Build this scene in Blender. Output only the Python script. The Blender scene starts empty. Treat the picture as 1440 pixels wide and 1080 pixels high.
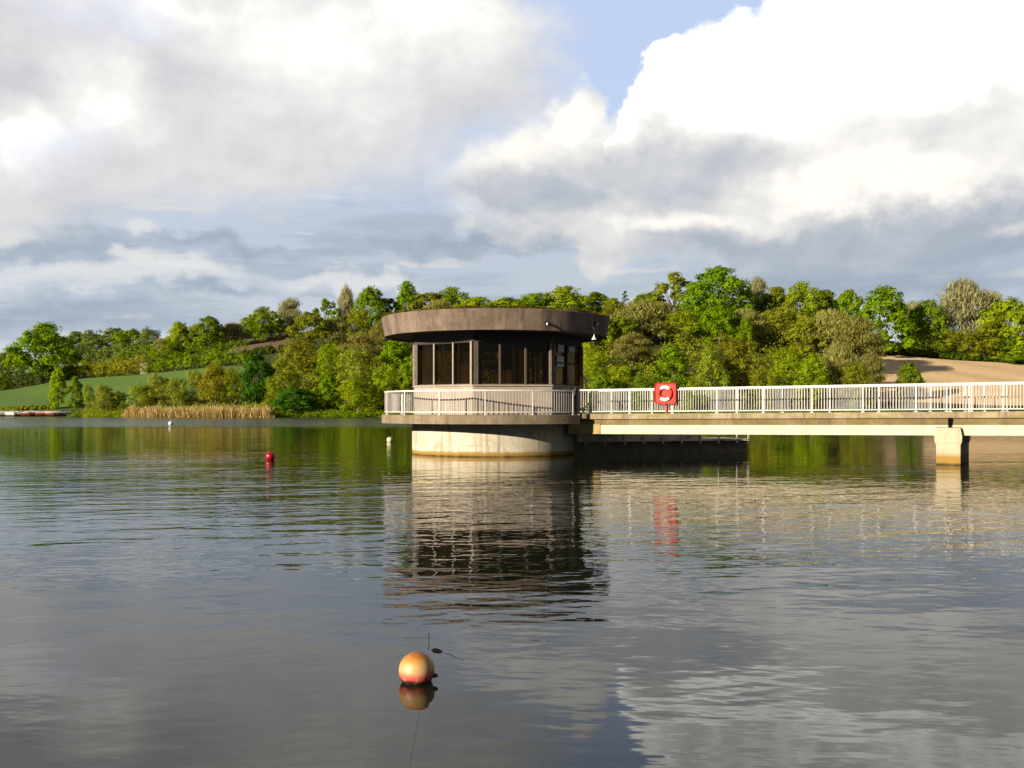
import bpy, math, random
import numpy as np
from mathutils import Vector, Matrix
R = math.radians
sc = bpy.context.scene
col = sc.collection
F, CX, HY, EYE = 1400.0, 720.0, 576.0, 2.03      # focal length and horizon in photo pixels, eye height in metres

# ------------------------------------------------------------------ helpers
def at(px, Y):
    return (px - CX) / F * Y

def zat(py, Y):
    return EYE + (HY - py) / F * Y

def tag(o, label=None, cat=None, group=None, kind=None):
    if label: o['label'] = label
    if cat: o['category'] = cat
    if group: o['group'] = group
    if kind: o['kind'] = kind
    return o

def empty(name, loc=(0, 0, 0), rz=0.0, parent=None):
    o = bpy.data.objects.new(name, None)
    o.empty_display_size = 0.2
    o.location = loc
    o.rotation_euler = (0, 0, rz)
    col.objects.link(o)
    if parent: o.parent = parent
    return o

class MB:
    """collects shapes in world/local coordinates and links them as one mesh object"""
    def __init__(s):
        s.v, s.f, s.sm = [], [], []
    def add(s, v, f, smooth=False):
        b = len(s.v)
        s.v += [tuple(p) for p in v]
        s.f += [tuple(b + i for i in q) for q in f]
        s.sm += [smooth] * len(f)
    def hexa(s, p):
        s.add(p, [(0, 3, 2, 1), (4, 5, 6, 7), (0, 1, 5, 4), (1, 2, 6, 5), (2, 3, 7, 6), (3, 0, 4, 7)])
    def box(s, c, d, rz=0.0):
        ca, sa = math.cos(rz), math.sin(rz)
        p = []
        for z in (-1, 1):
            for x, y in ((-1, -1), (1, -1), (1, 1), (-1, 1)):
                lx, ly = x * d[0] / 2, y * d[1] / 2
                p.append((c[0] + lx * ca - ly * sa, c[1] + lx * sa + ly * ca, c[2] + z * d[2] / 2))
        s.hexa(p)
    def tube(s, pts, rad, n=8, smooth=True, caps=True):
        pts = [Vector(p) for p in pts]
        if not hasattr(rad, '__len__'): rad = [rad] * len(pts)
        rings = []
        for i, p in enumerate(pts):
            d = (pts[min(i + 1, len(pts) - 1)] - pts[max(i - 1, 0)]).normalized()
            a = d.cross(Vector((0, 0, 1)))
            if a.length < 1e-3: a = Vector((1, 0, 0))
            a.normalize(); b = d.cross(a)
            rings.append([p + (a * math.cos(2 * math.pi * k / n) + b * math.sin(2 * math.pi * k / n)) * rad[i] for k in range(n)])
        v = [q for r in rings for q in r]
        f = []
        for i in range(len(pts) - 1):
            for k in range(n):
                f.append((i * n + k, i * n + (k + 1) % n, (i + 1) * n + (k + 1) % n, (i + 1) * n + k))
        s.add(v, f, smooth)
        if caps:
            s.add(rings[0], [tuple(range(n))]); s.add(rings[-1], [tuple(reversed(range(n)))])
    def lathe(s, prof, c=(0, 0, 0), n=64, a0=0.0, a1=2 * math.pi, smooth=True):
        full = abs(a1 - a0 - 2 * math.pi) < 1e-6
        m = n if full else n + 1
        for j in range(len(prof) - 1):
            v = []
            for i in range(m):
                t = a0 + (a1 - a0) * i / n
                for (r, z) in (prof[j], prof[j + 1]):
                    v.append((c[0] + r * math.sin(t), c[1] - r * math.cos(t), c[2] + z))
            f = []
            for i in range(n):
                k = (i + 1) % m
                f.append((2 * i, 2 * k, 2 * k + 1, 2 * i + 1))
            s.add(v, f, smooth)
        if not full:
            for t in (a0, a1):
                v = [(c[0] + r * math.sin(t), c[1] - r * math.cos(t), c[2] + z) for r, z in prof]
                s.add(v, [tuple(range(len(prof)))])
    def build(s, name, mat, parent=None, bevel=0.0):
        me = bpy.data.meshes.new(name)
        me.from_pydata(s.v, [], s.f)
        me.polygons.foreach_set('use_smooth', s.sm)
        me.update()
        o = bpy.data.objects.new(name, me)
        col.objects.link(o)
        if mat: me.materials.append(mat)
        if parent: o.parent = parent
        if bevel:
            m = o.modifiers.new('bevel', 'BEVEL'); m.width = bevel; m.segments = 2; m.limit_method = 'ANGLE'; m.angle_limit = R(40)
        return o

# ------------------------------------------------------------------ node helpers
class S:
    """socket wrapper with arithmetic"""
    nt = None
    def __init__(s, k): s.k = k
    @staticmethod
    def node(t, **kw):
        n = S.nt.nodes.new(t)
        for a, b in kw.items(): setattr(n, a, b)
        return n
    @staticmethod
    def put(inp, v):
        if isinstance(v, S): S.nt.links.new(v.k, inp)
        else: inp.default_value = v
    @staticmethod
    def m(op, a, b=0.0, c=None, clamp=False):
        n = S.node('ShaderNodeMath', operation=op, use_clamp=clamp)
        S.put(n.inputs[0], a); S.put(n.inputs[1], b)
        if c is not None: S.put(n.inputs[2], c)
        return S(n.outputs[0])
    def __add__(s, o): return S.m('ADD', s, o)
    __radd__ = __add__
    def __sub__(s, o): return S.m('SUBTRACT', s, o)
    def __rsub__(s, o): return S.m('SUBTRACT', o, s)
    def __mul__(s, o): return S.m('MULTIPLY', s, o)
    __rmul__ = __mul__
    def __truediv__(s, o): return S.m('DIVIDE', s, o)
    def max(s, o): return S.m('MAXIMUM', s, o)
    def smax(s, o, d): return S.m('SMOOTH_MAX', s, o, d)
    def min(s, o): return S.m('MINIMUM', s, o)
    def clamp(s): return S.m('ADD', s, 0.0, clamp=True)
    def ss(s, a, b, lo=0.0, hi=1.0):
        n = S.node('ShaderNodeMapRange', interpolation_type='SMOOTHSTEP')
        S.put(n.inputs['Value'], s); n.inputs['From Min'].default_value = a; n.inputs['From Max'].default_value = b
        n.inputs['To Min'].default_value = lo; n.inputs['To Max'].default_value = hi
        return S(n.outputs['Result'])

def vec(x, y, z):
    n = S.node('ShaderNodeCombineXYZ')
    for i, v in enumerate((x, y, z)): S.put(n.inputs[i], v)
    return S(n.outputs[0])

def sep(v):
    n = S.node('ShaderNodeSeparateXYZ'); S.put(n.inputs[0], v)
    return [S(o) for o in n.outputs]

def noise(v, scale=1.0, detail=5.0, rough=0.55, dist=0.0, out=0):
    n = S.node('ShaderNodeTexNoise')
    if v is not None: S.put(n.inputs['Vector'], v)
    n.inputs['Scale'].default_value = scale; n.inputs['Detail'].default_value = detail
    n.inputs['Roughness'].default_value = rough; n.inputs['Distortion'].default_value = dist
    return S(n.outputs[out])

def mixc(f, a, b, blend='MIX'):
    n = S.node('ShaderNodeMix', data_type='RGBA', blend_type=blend)
    S.put(n.inputs[0], f)
    for i, c in ((6, a), (7, b)):
        if isinstance(c, S): S.put(n.inputs[i], c)
        else: n.inputs[i].default_value = (*c[:3], 1.0)
    return S(n.outputs[2])

def ramp(f, stops):
    n = S.node('ShaderNodeValToRGB'); S.put(n.inputs[0], f)
    e = n.color_ramp.elements
    while len(e) < len(stops): e.new(0.5)
    for i, (p, c) in enumerate(stops):
        e[i].position = p; e[i].color = (*c, 1.0)
    return S(n.outputs[0])

def objco():
    return S(S.node('ShaderNodeTexCoord').outputs['Object'])

def worldpos():
    return S(S.node('ShaderNodeNewGeometry').outputs['Position'])

def scaled(v, k):
    x, y, z = sep(v)
    return vec(x * k[0], y * k[1], z * k[2])

def mat(name):
    m = bpy.data.materials.new(name)
    m.use_nodes = True
    S.nt = m.node_tree
    b = m.node_tree.nodes['Principled BSDF']
    return m, b

def setp(b, color=None, rough=None, metal=None, spec=None):
    if color is not None:
        if isinstance(color, S): S.put(b.inputs['Base Color'], color)
        else: b.inputs['Base Color'].default_value = (*color, 1)
    if rough is not None: S.put(b.inputs['Roughness'], rough)
    if metal is not None: S.put(b.inputs['Metallic'], metal)
    if spec is not None: S.put(b.inputs['Specular IOR Level'], spec)

def bump(b, h, strength=0.3, dist=0.02):
    n = S.node('ShaderNodeBump'); n.inputs['Strength'].default_value = strength; n.inputs['Distance'].default_value = dist
    S.put(n.inputs['Height'], h); S.nt.links.new(n.outputs[0], b.inputs['Normal'])

def simple(name, c, rough=0.6, var=0.25, scale=4.0, metal=0.0, spec=0.4):
    m, b = mat(name)
    n = noise(objco(), scale, 5)
    setp(b, mixc(n.ss(0.3, 0.7), [x * (1 - var) for x in c], [min(1, x * (1 + var)) for x in c]), rough, metal, spec)
    bump(b, n, 0.15)
    return m

def weathered(name, c1, c2, streak, streak_amt=0.6, water=None, joints=None, blotch=None, rough=0.9):
    """masonry with soft patches, vertical run-off streaks, a stained band above the water and moss blotches"""
    m, b = mat(name)
    p = worldpos(); x, y, z = sep(p)
    n1 = noise(p, 1.1, 6, 0.6); n2 = noise(p, 9.0, 4, 0.6)
    c = mixc(n1.ss(0.35, 0.65), c1, c2)
    st = noise(vec(x * 4.5, y * 4.5, z * 0.25), 1.0, 6, 0.7)
    c = mixc(st.ss(0.48, 0.72) * streak_amt, c, streak)
    c = mixc(n2.ss(0.45, 0.75) * 0.35, c, [k * 0.55 for k in c1])
    if blotch:
        bl = noise(vec(x * 1.0, y * 1.0, z * 2.6), 1.0, 6, 0.7)
        c = mixc(bl.ss(blotch[1], blotch[1] + 0.12) * blotch[2], c, blotch[0])
    if water:
        w = z + (noise(vec(x * 2, y * 2, z), 1.5, 5) - 0.5) * 0.16
        c = mixc(w.ss(water[0], water[1], 1, 0), c, (0.25, 0.15, 0.035))
        c = mixc(w.ss(-0.02, 0.10, 1, 0), c, (0.035, 0.028, 0.012))
    setp(b, c, rough, spec=0.25)
    bump(b, n2 * 0.6 + st * 0.4, 0.35, 0.03)
    return m

# ------------------------------------------------------------------ camera
cam = bpy.data.cameras.new('camera')
cam.sensor_width = 36.0; cam.lens = 36.0 * F / 1440.0; cam.shift_y = 36.0 / 1440.0
cam.clip_start = 0.1; cam.clip_end = 12000
co = bpy.data.objects.new('camera', cam); co.location = (0, 0, EYE); co.rotation_euler = (R(90), 0, 0)
col.objects.link(co); sc.camera = co

# ------------------------------------------------------------------ light
SUN_AZ, SUN_EL = R(50), R(14)
sd = Vector((-math.sin(SUN_AZ) * math.cos(SUN_EL), -math.cos(SUN_AZ) * math.cos(SUN_EL), math.sin(SUN_EL)))
sl = bpy.data.lights.new('sun', 'SUN'); sl.energy = 5.0; sl.angle = R(0.55); sl.color = (1.0, 0.87, 0.67)
so = bpy.data.objects.new('sun', sl); so.rotation_euler = sd.to_track_quat('Z', 'Y').to_euler(); so.location = (-30, -30, 40)
col.objects.link(so)

# ------------------------------------------------------------------ sky
def build_world():
    w = bpy.data.worlds.new('World'); sc.world = w; w.use_nodes = True
    nt = w.node_tree; S.nt = nt
    bg = nt.nodes['Background']
    STR = 0.1
    bg.inputs['Strength'].default_value = STR
    sky = S.node('ShaderNodeTexSky', sky_type='NISHITA')
    sky.sun_disc = False; sky.sun_elevation = SUN_EL; sky.sun_rotation = math.atan2(sd.x, sd.y)
    sky.air_density = 1.0; sky.dust_density = 0.4; sky.ozone_density = 1.5
    d = S(S.node('ShaderNodeTexCoord').outputs['Generated'])
    x, y, z = sep(d)
    a0 = S.m('ARCTAN2', x, y) * F
    e0 = S.m('ARCSINE', z) * F
    # slow swirl that breaks up every outline
    def wv(sa, se, seed, det=5, ro=0.55): return vec(a0 * (1 / sa), e0 * (1 / se), seed), det, ro
    def nz(sa, se, seed, det=5, ro=0.55, aa=a0, ee=e0, dist=0.0):
        return noise(vec(aa * (1 / sa), ee * (1 / se), seed), 1.0, det, ro, dist)
    wa = (nz(190, 150, 3.1, 6) - 0.5) * 190 + (nz(50, 42, 7.7, 5) - 0.5) * 50
    we = (nz(190, 150, 13.3, 6) - 0.5) * 150 + (nz(50, 42, 17.9, 5) - 0.5) * 46
    a = a0 + wa; e = e0 + we
    def cpt(px, py):
        az = math.atan((px - CX) / F)
        return az * F, math.atan((HY - py) / F * math.cos(az)) * F
    def blob(px, py, rx, ry):
        ca, ce = cpt(px, py)
        u = (a - ca) * (1 / rx); v = (e - ce) * (1 / ry)
        return 1.0 - S.m('SQRT', u * u + v * v)
    def union(bl, k=0.15):
        r = blob(*bl[0])
        for q in bl[1:]: r = r.smax(blob(*q), k)
        return r
    K = 0.515 / STR
    def C(r, g, b_): return (r * K, g * K, b_ * K)
    # clear air, veiled by thin high cloud towards the horizon
    clear = mixc(0.8, S(sky.outputs[0]), C(0.52, 0.63, 0.90))
    veil = nz(420, 110, 21.0, 5).ss(0.30, 0.72, 0.25, 0.85)
    low = e0.ss(160, 480, 1, 0)
    c = mixc((veil * 0.40 + low * 0.85).clamp(), clear, mixc(e0.ss(170, 330), C(0.475, 0.535, 0.62), C(0.51, 0.555, 0.65)))
    c = mixc(e0.ss(60, 215, 0.75, 0.0), c, C(0.60, 0.645, 0.69))
    # far flat cloud decks: pale tops and slate undersides
    s1 = nz(300, 44, 31.0, 6, 0.58, a0 + wa * 0.5, e0 + we * 0.10)
    s2 = nz(210, 26, 41.0, 6, 0.58, a0 + wa * 0.5, e0 + we * 0.08)
    band1 = S.m('MULTIPLY', e0.ss(60, 120), e0.ss(250, 345, 1, 0))
    c = mixc(s1.ss(0.46, 0.62) * band1 * 0.80, c, C(0.37, 0.435, 0.52))
    c = mixc(s2.ss(0.56, 0.66) * band1 * 0.65, c, C(0.70, 0.70, 0.69))
    deckd = union([(1330, 350, 260, 44), (1200, 395, 330, 26), (90, 340, 200, 24), (640, 358, 190, 17), (330, 350, 130, 16), (90, 440, 190, 26), (300, 418, 120, 15)], 0.1)
    c = mixc((deckd + (s1 - 0.5) * 1.1).ss(-0.35, 0.95) * 0.75, c, C(0.30, 0.365, 0.445))
    deckl = union([(150, 385, 260, 26), (235, 325, 40, 20), (20, 318, 60, 18), (200, 358, 36, 12), (500, 400, 140, 18)], 0.1)
    c = mixc((deckl + (s2 - 0.5) * 1.4).ss(-0.05, 0.7) * 0.75, c, C(0.72, 0.73, 0.73))
    # relief light on the heaped clouds: difference of the same billows a step towards the sun
    b1 = nz(150, 120, 51.0, 7, 0.52); b2 = nz(150, 120, 51.0, 7, 0.52, a0 - 26, e0 + 30)
    f1 = nz(60, 48, 61.0, 6, 0.55); f2 = nz(60, 48, 61.0, 6, 0.55, a0 - 9, e0 + 11)
    relief = (b1 - b2) * 2.2 + (f1 - f2) * 1.0
    edge = (b1 - 0.5) * 1.3 + (f1 - 0.5) * 0.5
    # big grey cream cloud on the left
    lm = union([(120, 60, 330, 150), (420, 70, 300, 165), (620, 70, 170, 120), (60, 190, 230, 120), (330, 180, 260, 95), (20, 265, 120, 45)], 0.2)
    lmask = (lm + edge * 0.42).ss(-0.22, 0.42)
    lb = union([(430, 60, 150, 90), (140, 150, 66, 56), (600, 30, 150, 60), (30, 190, 70, 40), (250, 20, 120, 40)], 0.2)
    lbr = (lb.ss(-0.6, 0.95) * 0.72 + relief * 0.40 + 0.24).clamp()
    lc = ramp(lbr, [(0.0, C(0.56, 0.57, 0.60)), (0.35, C(0.70, 0.69, 0.69)), (0.7, C(0.84, 0.83, 0.80)), (1.0, C(1.02, 1.01, 0.97))])
    lh = union([(160, 40, 90, 34), (90, 210, 70, 40)], 0.2)
    lc = mixc(lh.ss(-0.3, 0.8) * 0.4, lc, C(0.70, 0.74, 0.92))
    c = mixc(lmask * 0.97, c, lc)
    # grey body of the right hand cumulus with its long dark base
    gm = union([(800, 250, 190, 100), (1000, 270, 330, 100), (1280, 240, 340, 105), (800, 150, 60, 55), (900, 330, 190, 46), (1480, 200, 220, 120)], 0.2)
    gmask = (gm + edge * 0.36).ss(-0.12, 0.28)
    gl = union([(830, 350, 90, 26), (960, 315, 150, 24), (780, 150, 40, 34), (640, 310, 50, 28), (1230, 262, 220, 34), (1420, 320, 40, 16)], 0.15)
    gd = union([(1010, 345, 260, 26), (1340, 320, 240, 40), (740, 280, 120, 40), (950, 240, 150, 40)], 0.2)
    gbr = (0.40 + e.ss(170, 400, 0.0, 0.42) + relief * 0.38 + gl.ss(-0.5, 0.7) * 0.42 - gd.ss(-0.5, 0.6) * 0.44).clamp()
    gc = ramp(gbr, [(0.0, C(0.38, 0.43, 0.50)), (0.3, C(0.52, 0.54, 0.58)), (0.6, C(0.70, 0.69, 0.68)), (1.0, C(0.98, 0.95, 0.88))])
    c = mixc(gmask * 0.97, c, gc)
    # sunlit white heads above it
    hm = union([(1010, 130, 130, 95), (1130, 90, 170, 110), (1270, 90, 220, 130), (940, 170, 60, 70), (1440, 110, 190, 110), (1130, 190, 190, 70), (930, 85, 34, 36), (1240, 20, 140, 70), (900, 200, 40, 26)], 0.12)
    hmask = (hm + edge * 0.30 + (f1 - 0.5) * 0.30).ss(-0.05, 0.17)
    foot = union([(1180, 255, 420, 60), (1420, 220, 190, 60), (960, 230, 130, 44)], 0.2)
    hbr = (0.92 + relief * 0.55 - foot.ss(-0.7, 0.6) * 0.75).clamp()
    hc = ramp(hbr, [(0.0, C(0.62, 0.62, 0.64)), (0.45, C(0.88, 0.86, 0.83)), (0.75, C(1.16, 1.14, 1.10)), (1.0, C(1.8, 1.78, 1.7))])
    hm2 = S.m('MULTIPLY', hmask, 1.0 - (foot + edge * 0.9).ss(-0.55, 0.60) * 0.95)
    c = mixc(hm2, c, hc)
    # rest of the horizon, unseen: broken cloud added much darker to cut fill light
    ring = S.m('ABSOLUTE', a0).ss(800, 1200)
    g = nz(520, 260, 71.0, 6, 0.55)
    oc = mixc(g.ss(0.28, 0.44) * ring * e0.ss(-20, 80), c, ramp((0.5 + relief * 0.7).clamp(), [(0.0, C(0.12, 0.135, 0.16)), (1.0, C(0.25, 0.255, 0.27))]))
    hi = e0.ss(640, 900)
    oc = mixc(nz(420, 320, 81.0, 6).ss(0.28, 0.5) * hi * 0.95, oc, C(0.18, 0.20, 0.24))  # overhead too: unseen cloud, darkened to lower the ambient light
    nt.links.new(oc.k, bg.inputs['Color'])
build_world()

# ------------------------------------------------------------------ water
def build_water():
    m, b = mat('lake_water')
    p = worldpos(); x, y, z = sep(p)
    mb = MB()
    mb.add([(-2500, -600, 0), (2500, -600, 0), (2500, 3000, 0), (-2500, 3000, 0)], [(0, 1, 2, 3)])
    o = mb.build('water', m); tag(o, kind='structure')
    # three families of ripples, longer across the wind than along it
    def wn(sx, sy, rot, seed, det, ro=0.5):
        ca, sa = math.cos(rot), math.sin(rot)
        u = x * ca + y * sa; v = y * ca - x * sa
        return noise(vec(u * (1 / sx), v * (1 / sy), seed), 1.0, det, ro)
    gust = noise(vec(x * 0.035, y * 0.022, 3.0), 1.0, 3).ss(0.32, 0.68, 0.35, 1.25)
    far = S.m('MULTIPLY', y.ss(96, 130), x.ss(0, -14))          # the wind-ruffled strip below the far bank
    calm = y.ss(6, 22, 0.35, 1.0)
    lull = S.m('MULTIPLY', y.ss(33, 38), y.ss(52, 70, 1, 0)) * x.ss(-7, 0)   # lee of the tower and bridge
    h = wn(1.35, 0.62, R(17), 1.0, 2) * 0.075 + wn(1.5, 0.7, R(-12), 21.0, 2) * 0.040 + wn(0.46, 0.22, R(-6), 5.0, 2) * 0.026 + wn(6.0, 2.2, R(16), 9.0, 1) * 0.14
    amp = (gust * calm) * (1.0 - S.m('MULTIPLY', y.ss(38, 52), x.ss(6, -4)) * 0.50) * (1.0 - lull * 0.72) + far * 1.1
    sw = S.m('SINE', (y * 0.985 - x * 0.17) * (6.2832 / 1.05) + (noise(vec(x * 0.30, y * 0.5, 33.0), 1.0, 3) - 0.5) * 15.0)
    patch = noise(vec(x * 0.22 + y * 0.05, y * 0.16, 51.0), 1.0, 3).ss(0.40, 0.62, 0.1, 1.0)
    h = h + sw * (patch * 0.012) * S.m('MULTIPLY', y.ss(11, 16), y.ss(32, 44, 1, 0)) * x.ss(2.0, -2.5)
    h = h * amp * 0.84
    bn = S.node('ShaderNodeBump'); bn.inputs['Strength'].default_value = 1.0; bn.inputs['Distance'].default_value = 0.42
    S.put(bn.inputs['Height'], h); S.nt.links.new(bn.outputs[0], b.inputs['Normal'])
    setp(b, (0.008, 0.011, 0.006), far * 0.14 + 0.02)
    b.inputs['IOR'].default_value = 1.333; b.inputs['Specular IOR Level'].default_value = 0.41
build_water()

# ------------------------------------------------------------------ land
US = [-3.0, -1.2, -0.55, -0.42, -0.30, -0.25, -0.20, -0.10, 0.0, 0.10, 0.20, 0.30, 0.37, 0.52, 0.8, 3.0]
SS = [0.03, 0.05, 0.078, 0.115, 0.155, 0.170, 0.185, 0.20, 0.22, 0.24, 0.25, 0.21, 0.165, 0.13, 0.10, 0.06]
YSU = [-3.0, -0.6, -0.45, -0.36, -0.30, -0.1, 0.6, 3.0]
YSV = [300, 300, 280, 262, 258, 254, 250, 240]
def shore(u): return float(np.interp(u, YSU, YSV))
def ground(X, Y):
    u = X / Y
    yd = Y - shore(u)
    if yd < 0: return max(-4.0, yd * 0.12)
    s = float(np.interp(u, US, SS))
    lin = 215.0
    eff = yd if yd < lin else lin + (yd - lin) * 0.30 / (1 + (yd - lin) / 260.0)
    b = min(1.0, yd / 14.0)
    return 0.35 * b + s * max(0.0, eff - 6.0 * (1 - math.exp(-yd / 6.0))) + 0.5 * b * (math.sin(X * 0.05 + 1.3) * math.sin(Y * 0.043) + 0.5 * math.sin(X * 0.13 + Y * 0.11))

def grass_mat(name, c1, c2, c3, scale=0.12):
    m, b = mat(name)
    p = worldpos()
    n1 = noise(p, scale, 6, 0.6); n2 = noise(p, 1.6, 5, 0.7)
    c = mixc(n1.ss(0.35, 0.65), c1, c2)
    c = mixc(n2.ss(0.45, 0.7) * 0.6, c, c3)
    x, y, z = sep(p)
    fur = noise(vec(x * 0.03 + y * 0.01, y * 0.55, 0.0), 1.0, 4, 0.6)
    c = mixc(fur.ss(0.5, 0.7) * 0.45, c, [k * 0.72 for k in c1])
    setp(b, c, 0.95, spec=0.1)
    bump(b, n2, 0.6, 0.4)
    return m

def build_land():
    us = np.concatenate([np.linspace(-2.6, -0.65, 40), np.linspace(-0.63, 0.63, 170), np.linspace(0.65, 2.6, 40)])
    ys = np.concatenate([np.linspace(215, 300, 50), np.linspace(303, 520, 80), np.linspace(530, 1500, 50)])
    v, f = [], []
    for y in ys:
        for u in us: v.append((u * y, y, ground(u * y, y)))
    n = len(us)
    for j in range(len(ys) - 1):
        for i in range(n - 1): f.append((j * n + i, j * n + i + 1, (j + 1) * n + i + 1, (j + 1) * n + i))
    mb = MB(); mb.add(v, f, True)
    tag(mb.build('hills', grass_mat('rough_grass', (0.034, 0.050, 0.009), (0.054, 0.061, 0.015), (0.066, 0.056, 0.023), 0.05)), kind='structure')
    # lake bed below everything
    mb = MB(); mb.add([(-2500, -600, -4.2), (2500, -600, -4.2), (2500, 3000, -4.2), (-2500, 3000, -4.2)], [(0, 1, 2, 3)])
    tag(mb.build('lake_bed', simple('silt', (0.05, 0.045, 0.03))), kind='structure')
    def sheet(name, u0, u1, y0, y1, m, nu=50, ny=30, dz=0.12):
        v, f = [], []
        for j in range(ny + 1):
            for i in range(nu + 1):
                u = u0 + (u1 - u0) * i / nu
                ya = y0(u) if callable(y0) else y0; yb = y1(u) if callable(y1) else y1
                y = ya + (yb - ya) * j / ny
                v.append((u * y, y, ground(u * y, y) + dz))
        for j in range(ny):
            for i in range(nu): f.append((j * (nu + 1) + i, j * (nu + 1) + i + 1, (j + 1) * (nu + 1) + i + 1, (j + 1) * (nu + 1) + i))
        mb = MB(); mb.add(v, f, True)
        return tag(mb.build(name, m), kind='structure')
    sheet('pasture', -0.62, -0.262, lambda u: 306.0 if u < -0.4 else 300.0, lambda u: float(np.interp(u, [-.62, -.514, -.436, -.37, -.3, -.26], [397, 397, 409, 389, 377, 372])), grass_mat('pasture_grass', (0.086, 0.152, 0.033), (0.099, 0.165, 0.033), (0.112, 0.168, 0.040), 0.03))
    sheet('lawn', -0.62, -0.43, 288, 302, grass_mat('bank_grass', (0.056, 0.092, 0.008), (0.066, 0.099, 0.011), (0.046, 0.079, 0.008), 0.1))
    sheet('ploughed_field', -0.285, -0.205, 411, 470, grass_mat('ploughed_soil', (0.139, 0.092, 0.059), (0.165, 0.112, 0.073), (0.112, 0.079, 0.053), 0.08))
    sheet('stubble_field', 0.345, 0.80, 280, 402, grass_mat('stubble', (0.60, 0.42, 0.235), (0.63, 0.45, 0.255), (0.57, 0.40, 0.225), 0.04))
build_land()

# ------------------------------------------------------------------ plants
def leaf_material(name, gain=1.0, spread=0.45, trans=0.30):
    m = bpy.data.materials.new(name); m.use_nodes = True
    S.nt = m.node_tree
    nt = m.node_tree
    nt.nodes.remove(nt.nodes['Principled BSDF'])
    oi = S.node('ShaderNodeObjectInfo')
    rnd = S(S.node('ShaderNodeNewGeometry').outputs['Random Per Island'])
    n = noise(objco(), 0.35, 3)
    k = (rnd - 0.5) * spread + (n - 0.5) * 0.5 + 1.04
    c = mixc(1.0, S(oi.outputs['Color']), vec(k * 1.0, k, k), 'MULTIPLY')
    c = mixc(rnd.ss(0.72, 1.0) * 0.2, c, mixc(1.0, c, (1.5, 1.25, 0.9), 'MULTIPLY'))
    df = S.node('ShaderNodeBsdfDiffuse'); S.put(df.inputs[0], c)
    tr = S.node('ShaderNodeBsdfTranslucent'); S.put(tr.inputs[0], mixc(1.0, c, (1.15, 1.2, 0.6), 'MULTIPLY'))
    mx = S.node('ShaderNodeMixShader'); mx.inputs[0].default_value = trans
    nt.links.new(df.outputs[0], mx.inputs[1]); nt.links.new(tr.outputs[0], mx.inputs[2])
    nt.links.new(mx.outputs[0], nt.nodes['Material Output'].inputs['Surface'])
    return m
LEAF = leaf_material('leaves', spread=0.20, trans=0.46)
TWIG = leaf_material('twigs', spread=0.35, trans=0.36)
BARK = simple('bark', (0.10, 0.085, 0.065), 0.95, 0.4, 1.5, spec=0.1)

def cards(pos, nrm, size, rng, asp=1.0, up=None):
    """leaf clump cards: kite shaped quads facing nrm; up = preferred long direction"""
    n = len(pos)
    nrm = nrm / (np.linalg.norm(nrm, axis=1, keepdims=True) + 1e-9)
    r = rng.normal(size=(n, 3)) if up is None else up + rng.normal(size=(n, 3)) * 0.25
    t = r - nrm * np.sum(r * nrm, axis=1, keepdims=True)
    t /= (np.linalg.norm(t, axis=1, keepdims=True) + 1e-9)
    b = np.cross(nrm, t)
    L = (size * rng.uniform(0.6, 1.35, n))[:, None]
    W = L / asp
    j = lambda: rng.uniform(0.55, 1.1, (n, 1))
    bend = nrm * L * rng.uniform(-0.25, 0.25, (n, 1))
    v = np.stack([pos - t * L * j() * .5, pos + b * W * j() * .5 + bend, pos + t * L * j() * .5, pos - b * W * j() * .5 + bend], axis=1)
    return v.reshape(-1, 3)

def card_mesh(name, v, m):
    n = len(v) // 4
    me = bpy.data.meshes.new(name)
    me.vertices.add(n * 4); me.vertices.foreach_set('co', v.astype(np.float32).ravel())
    me.loops.add(n * 4); me.loops.foreach_set('vertex_index', np.arange(n * 4, dtype=np.int32))
    me.polygons.add(n); me.polygons.foreach_set('loop_start', np.arange(0, n * 4, 4, dtype=np.int32))
    me.update(); me.validate()
    me.materials.append(m)
    return me

def unit(rng, n):
    d = rng.normal(size=(n, 3)); return d / np.linalg.norm(d, axis=1, keepdims=True)

def crown_cards(rng, lobes, ncl, npc, size, clr=0.42, asp=1.25, fill=0.25):
    out = []
    for (c, r) in lobes:
        c = np.array(c); r = np.array(r)
        d = unit(rng, ncl); d[:, 2] = np.where(d[:, 2] < -0.55, -d[:, 2], d[:, 2])
        cc = c + d * r * rng.uniform(0.62, 1.0, (ncl, 1))
        keep = np.ones(ncl, bool)
        for (c2, r2) in lobes:
            if c2 is not None and not np.allclose(c2, c):
                keep &= np.sum(((cc - np.array(c2)) / (np.array(r2) * 0.72)) ** 2, axis=1) > 1
        cc, dd = cc[keep], d[keep]
        if not len(cc): continue
        k = len(cc)
        crad = clr * r.mean() * rng.uniform(0.55, 1.15, k)
        q = unit(rng, k * npc)
        ci = np.repeat(np.arange(k), npc)
        p = cc[ci] + q * (crad[ci] * rng.uniform(0.5, 1.05, k * npc))[:, None] * np.array([1, 1, 0.8])
        nn = q * 0.6 + dd[ci] * 0.75 + rng.normal(size=(k * npc, 3)) * 0.20 + np.array([0, 0, 0.18])
        out.append(cards(p, nn, np.full(k * npc, size), rng, asp))
    # loose inner leaves so the crown is not hollow
    if fill:
        c = np.array([l[0] for l in lobes]); r = np.array([l[1] for l in lobes])
        n = int(sum(len(o) // 4 for o in out) * fill)
        i = rng.integers(0, len(c), n)
        p = c[i] + unit(rng, n) * r[i] * (rng.uniform(0, 1, (n, 1)) ** 0.5) * 0.85
        out.append(cards(p, rng.normal(size=(n, 3)), np.full(n, size * 1.15), rng, asp))
    return np.concatenate(out)

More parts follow.
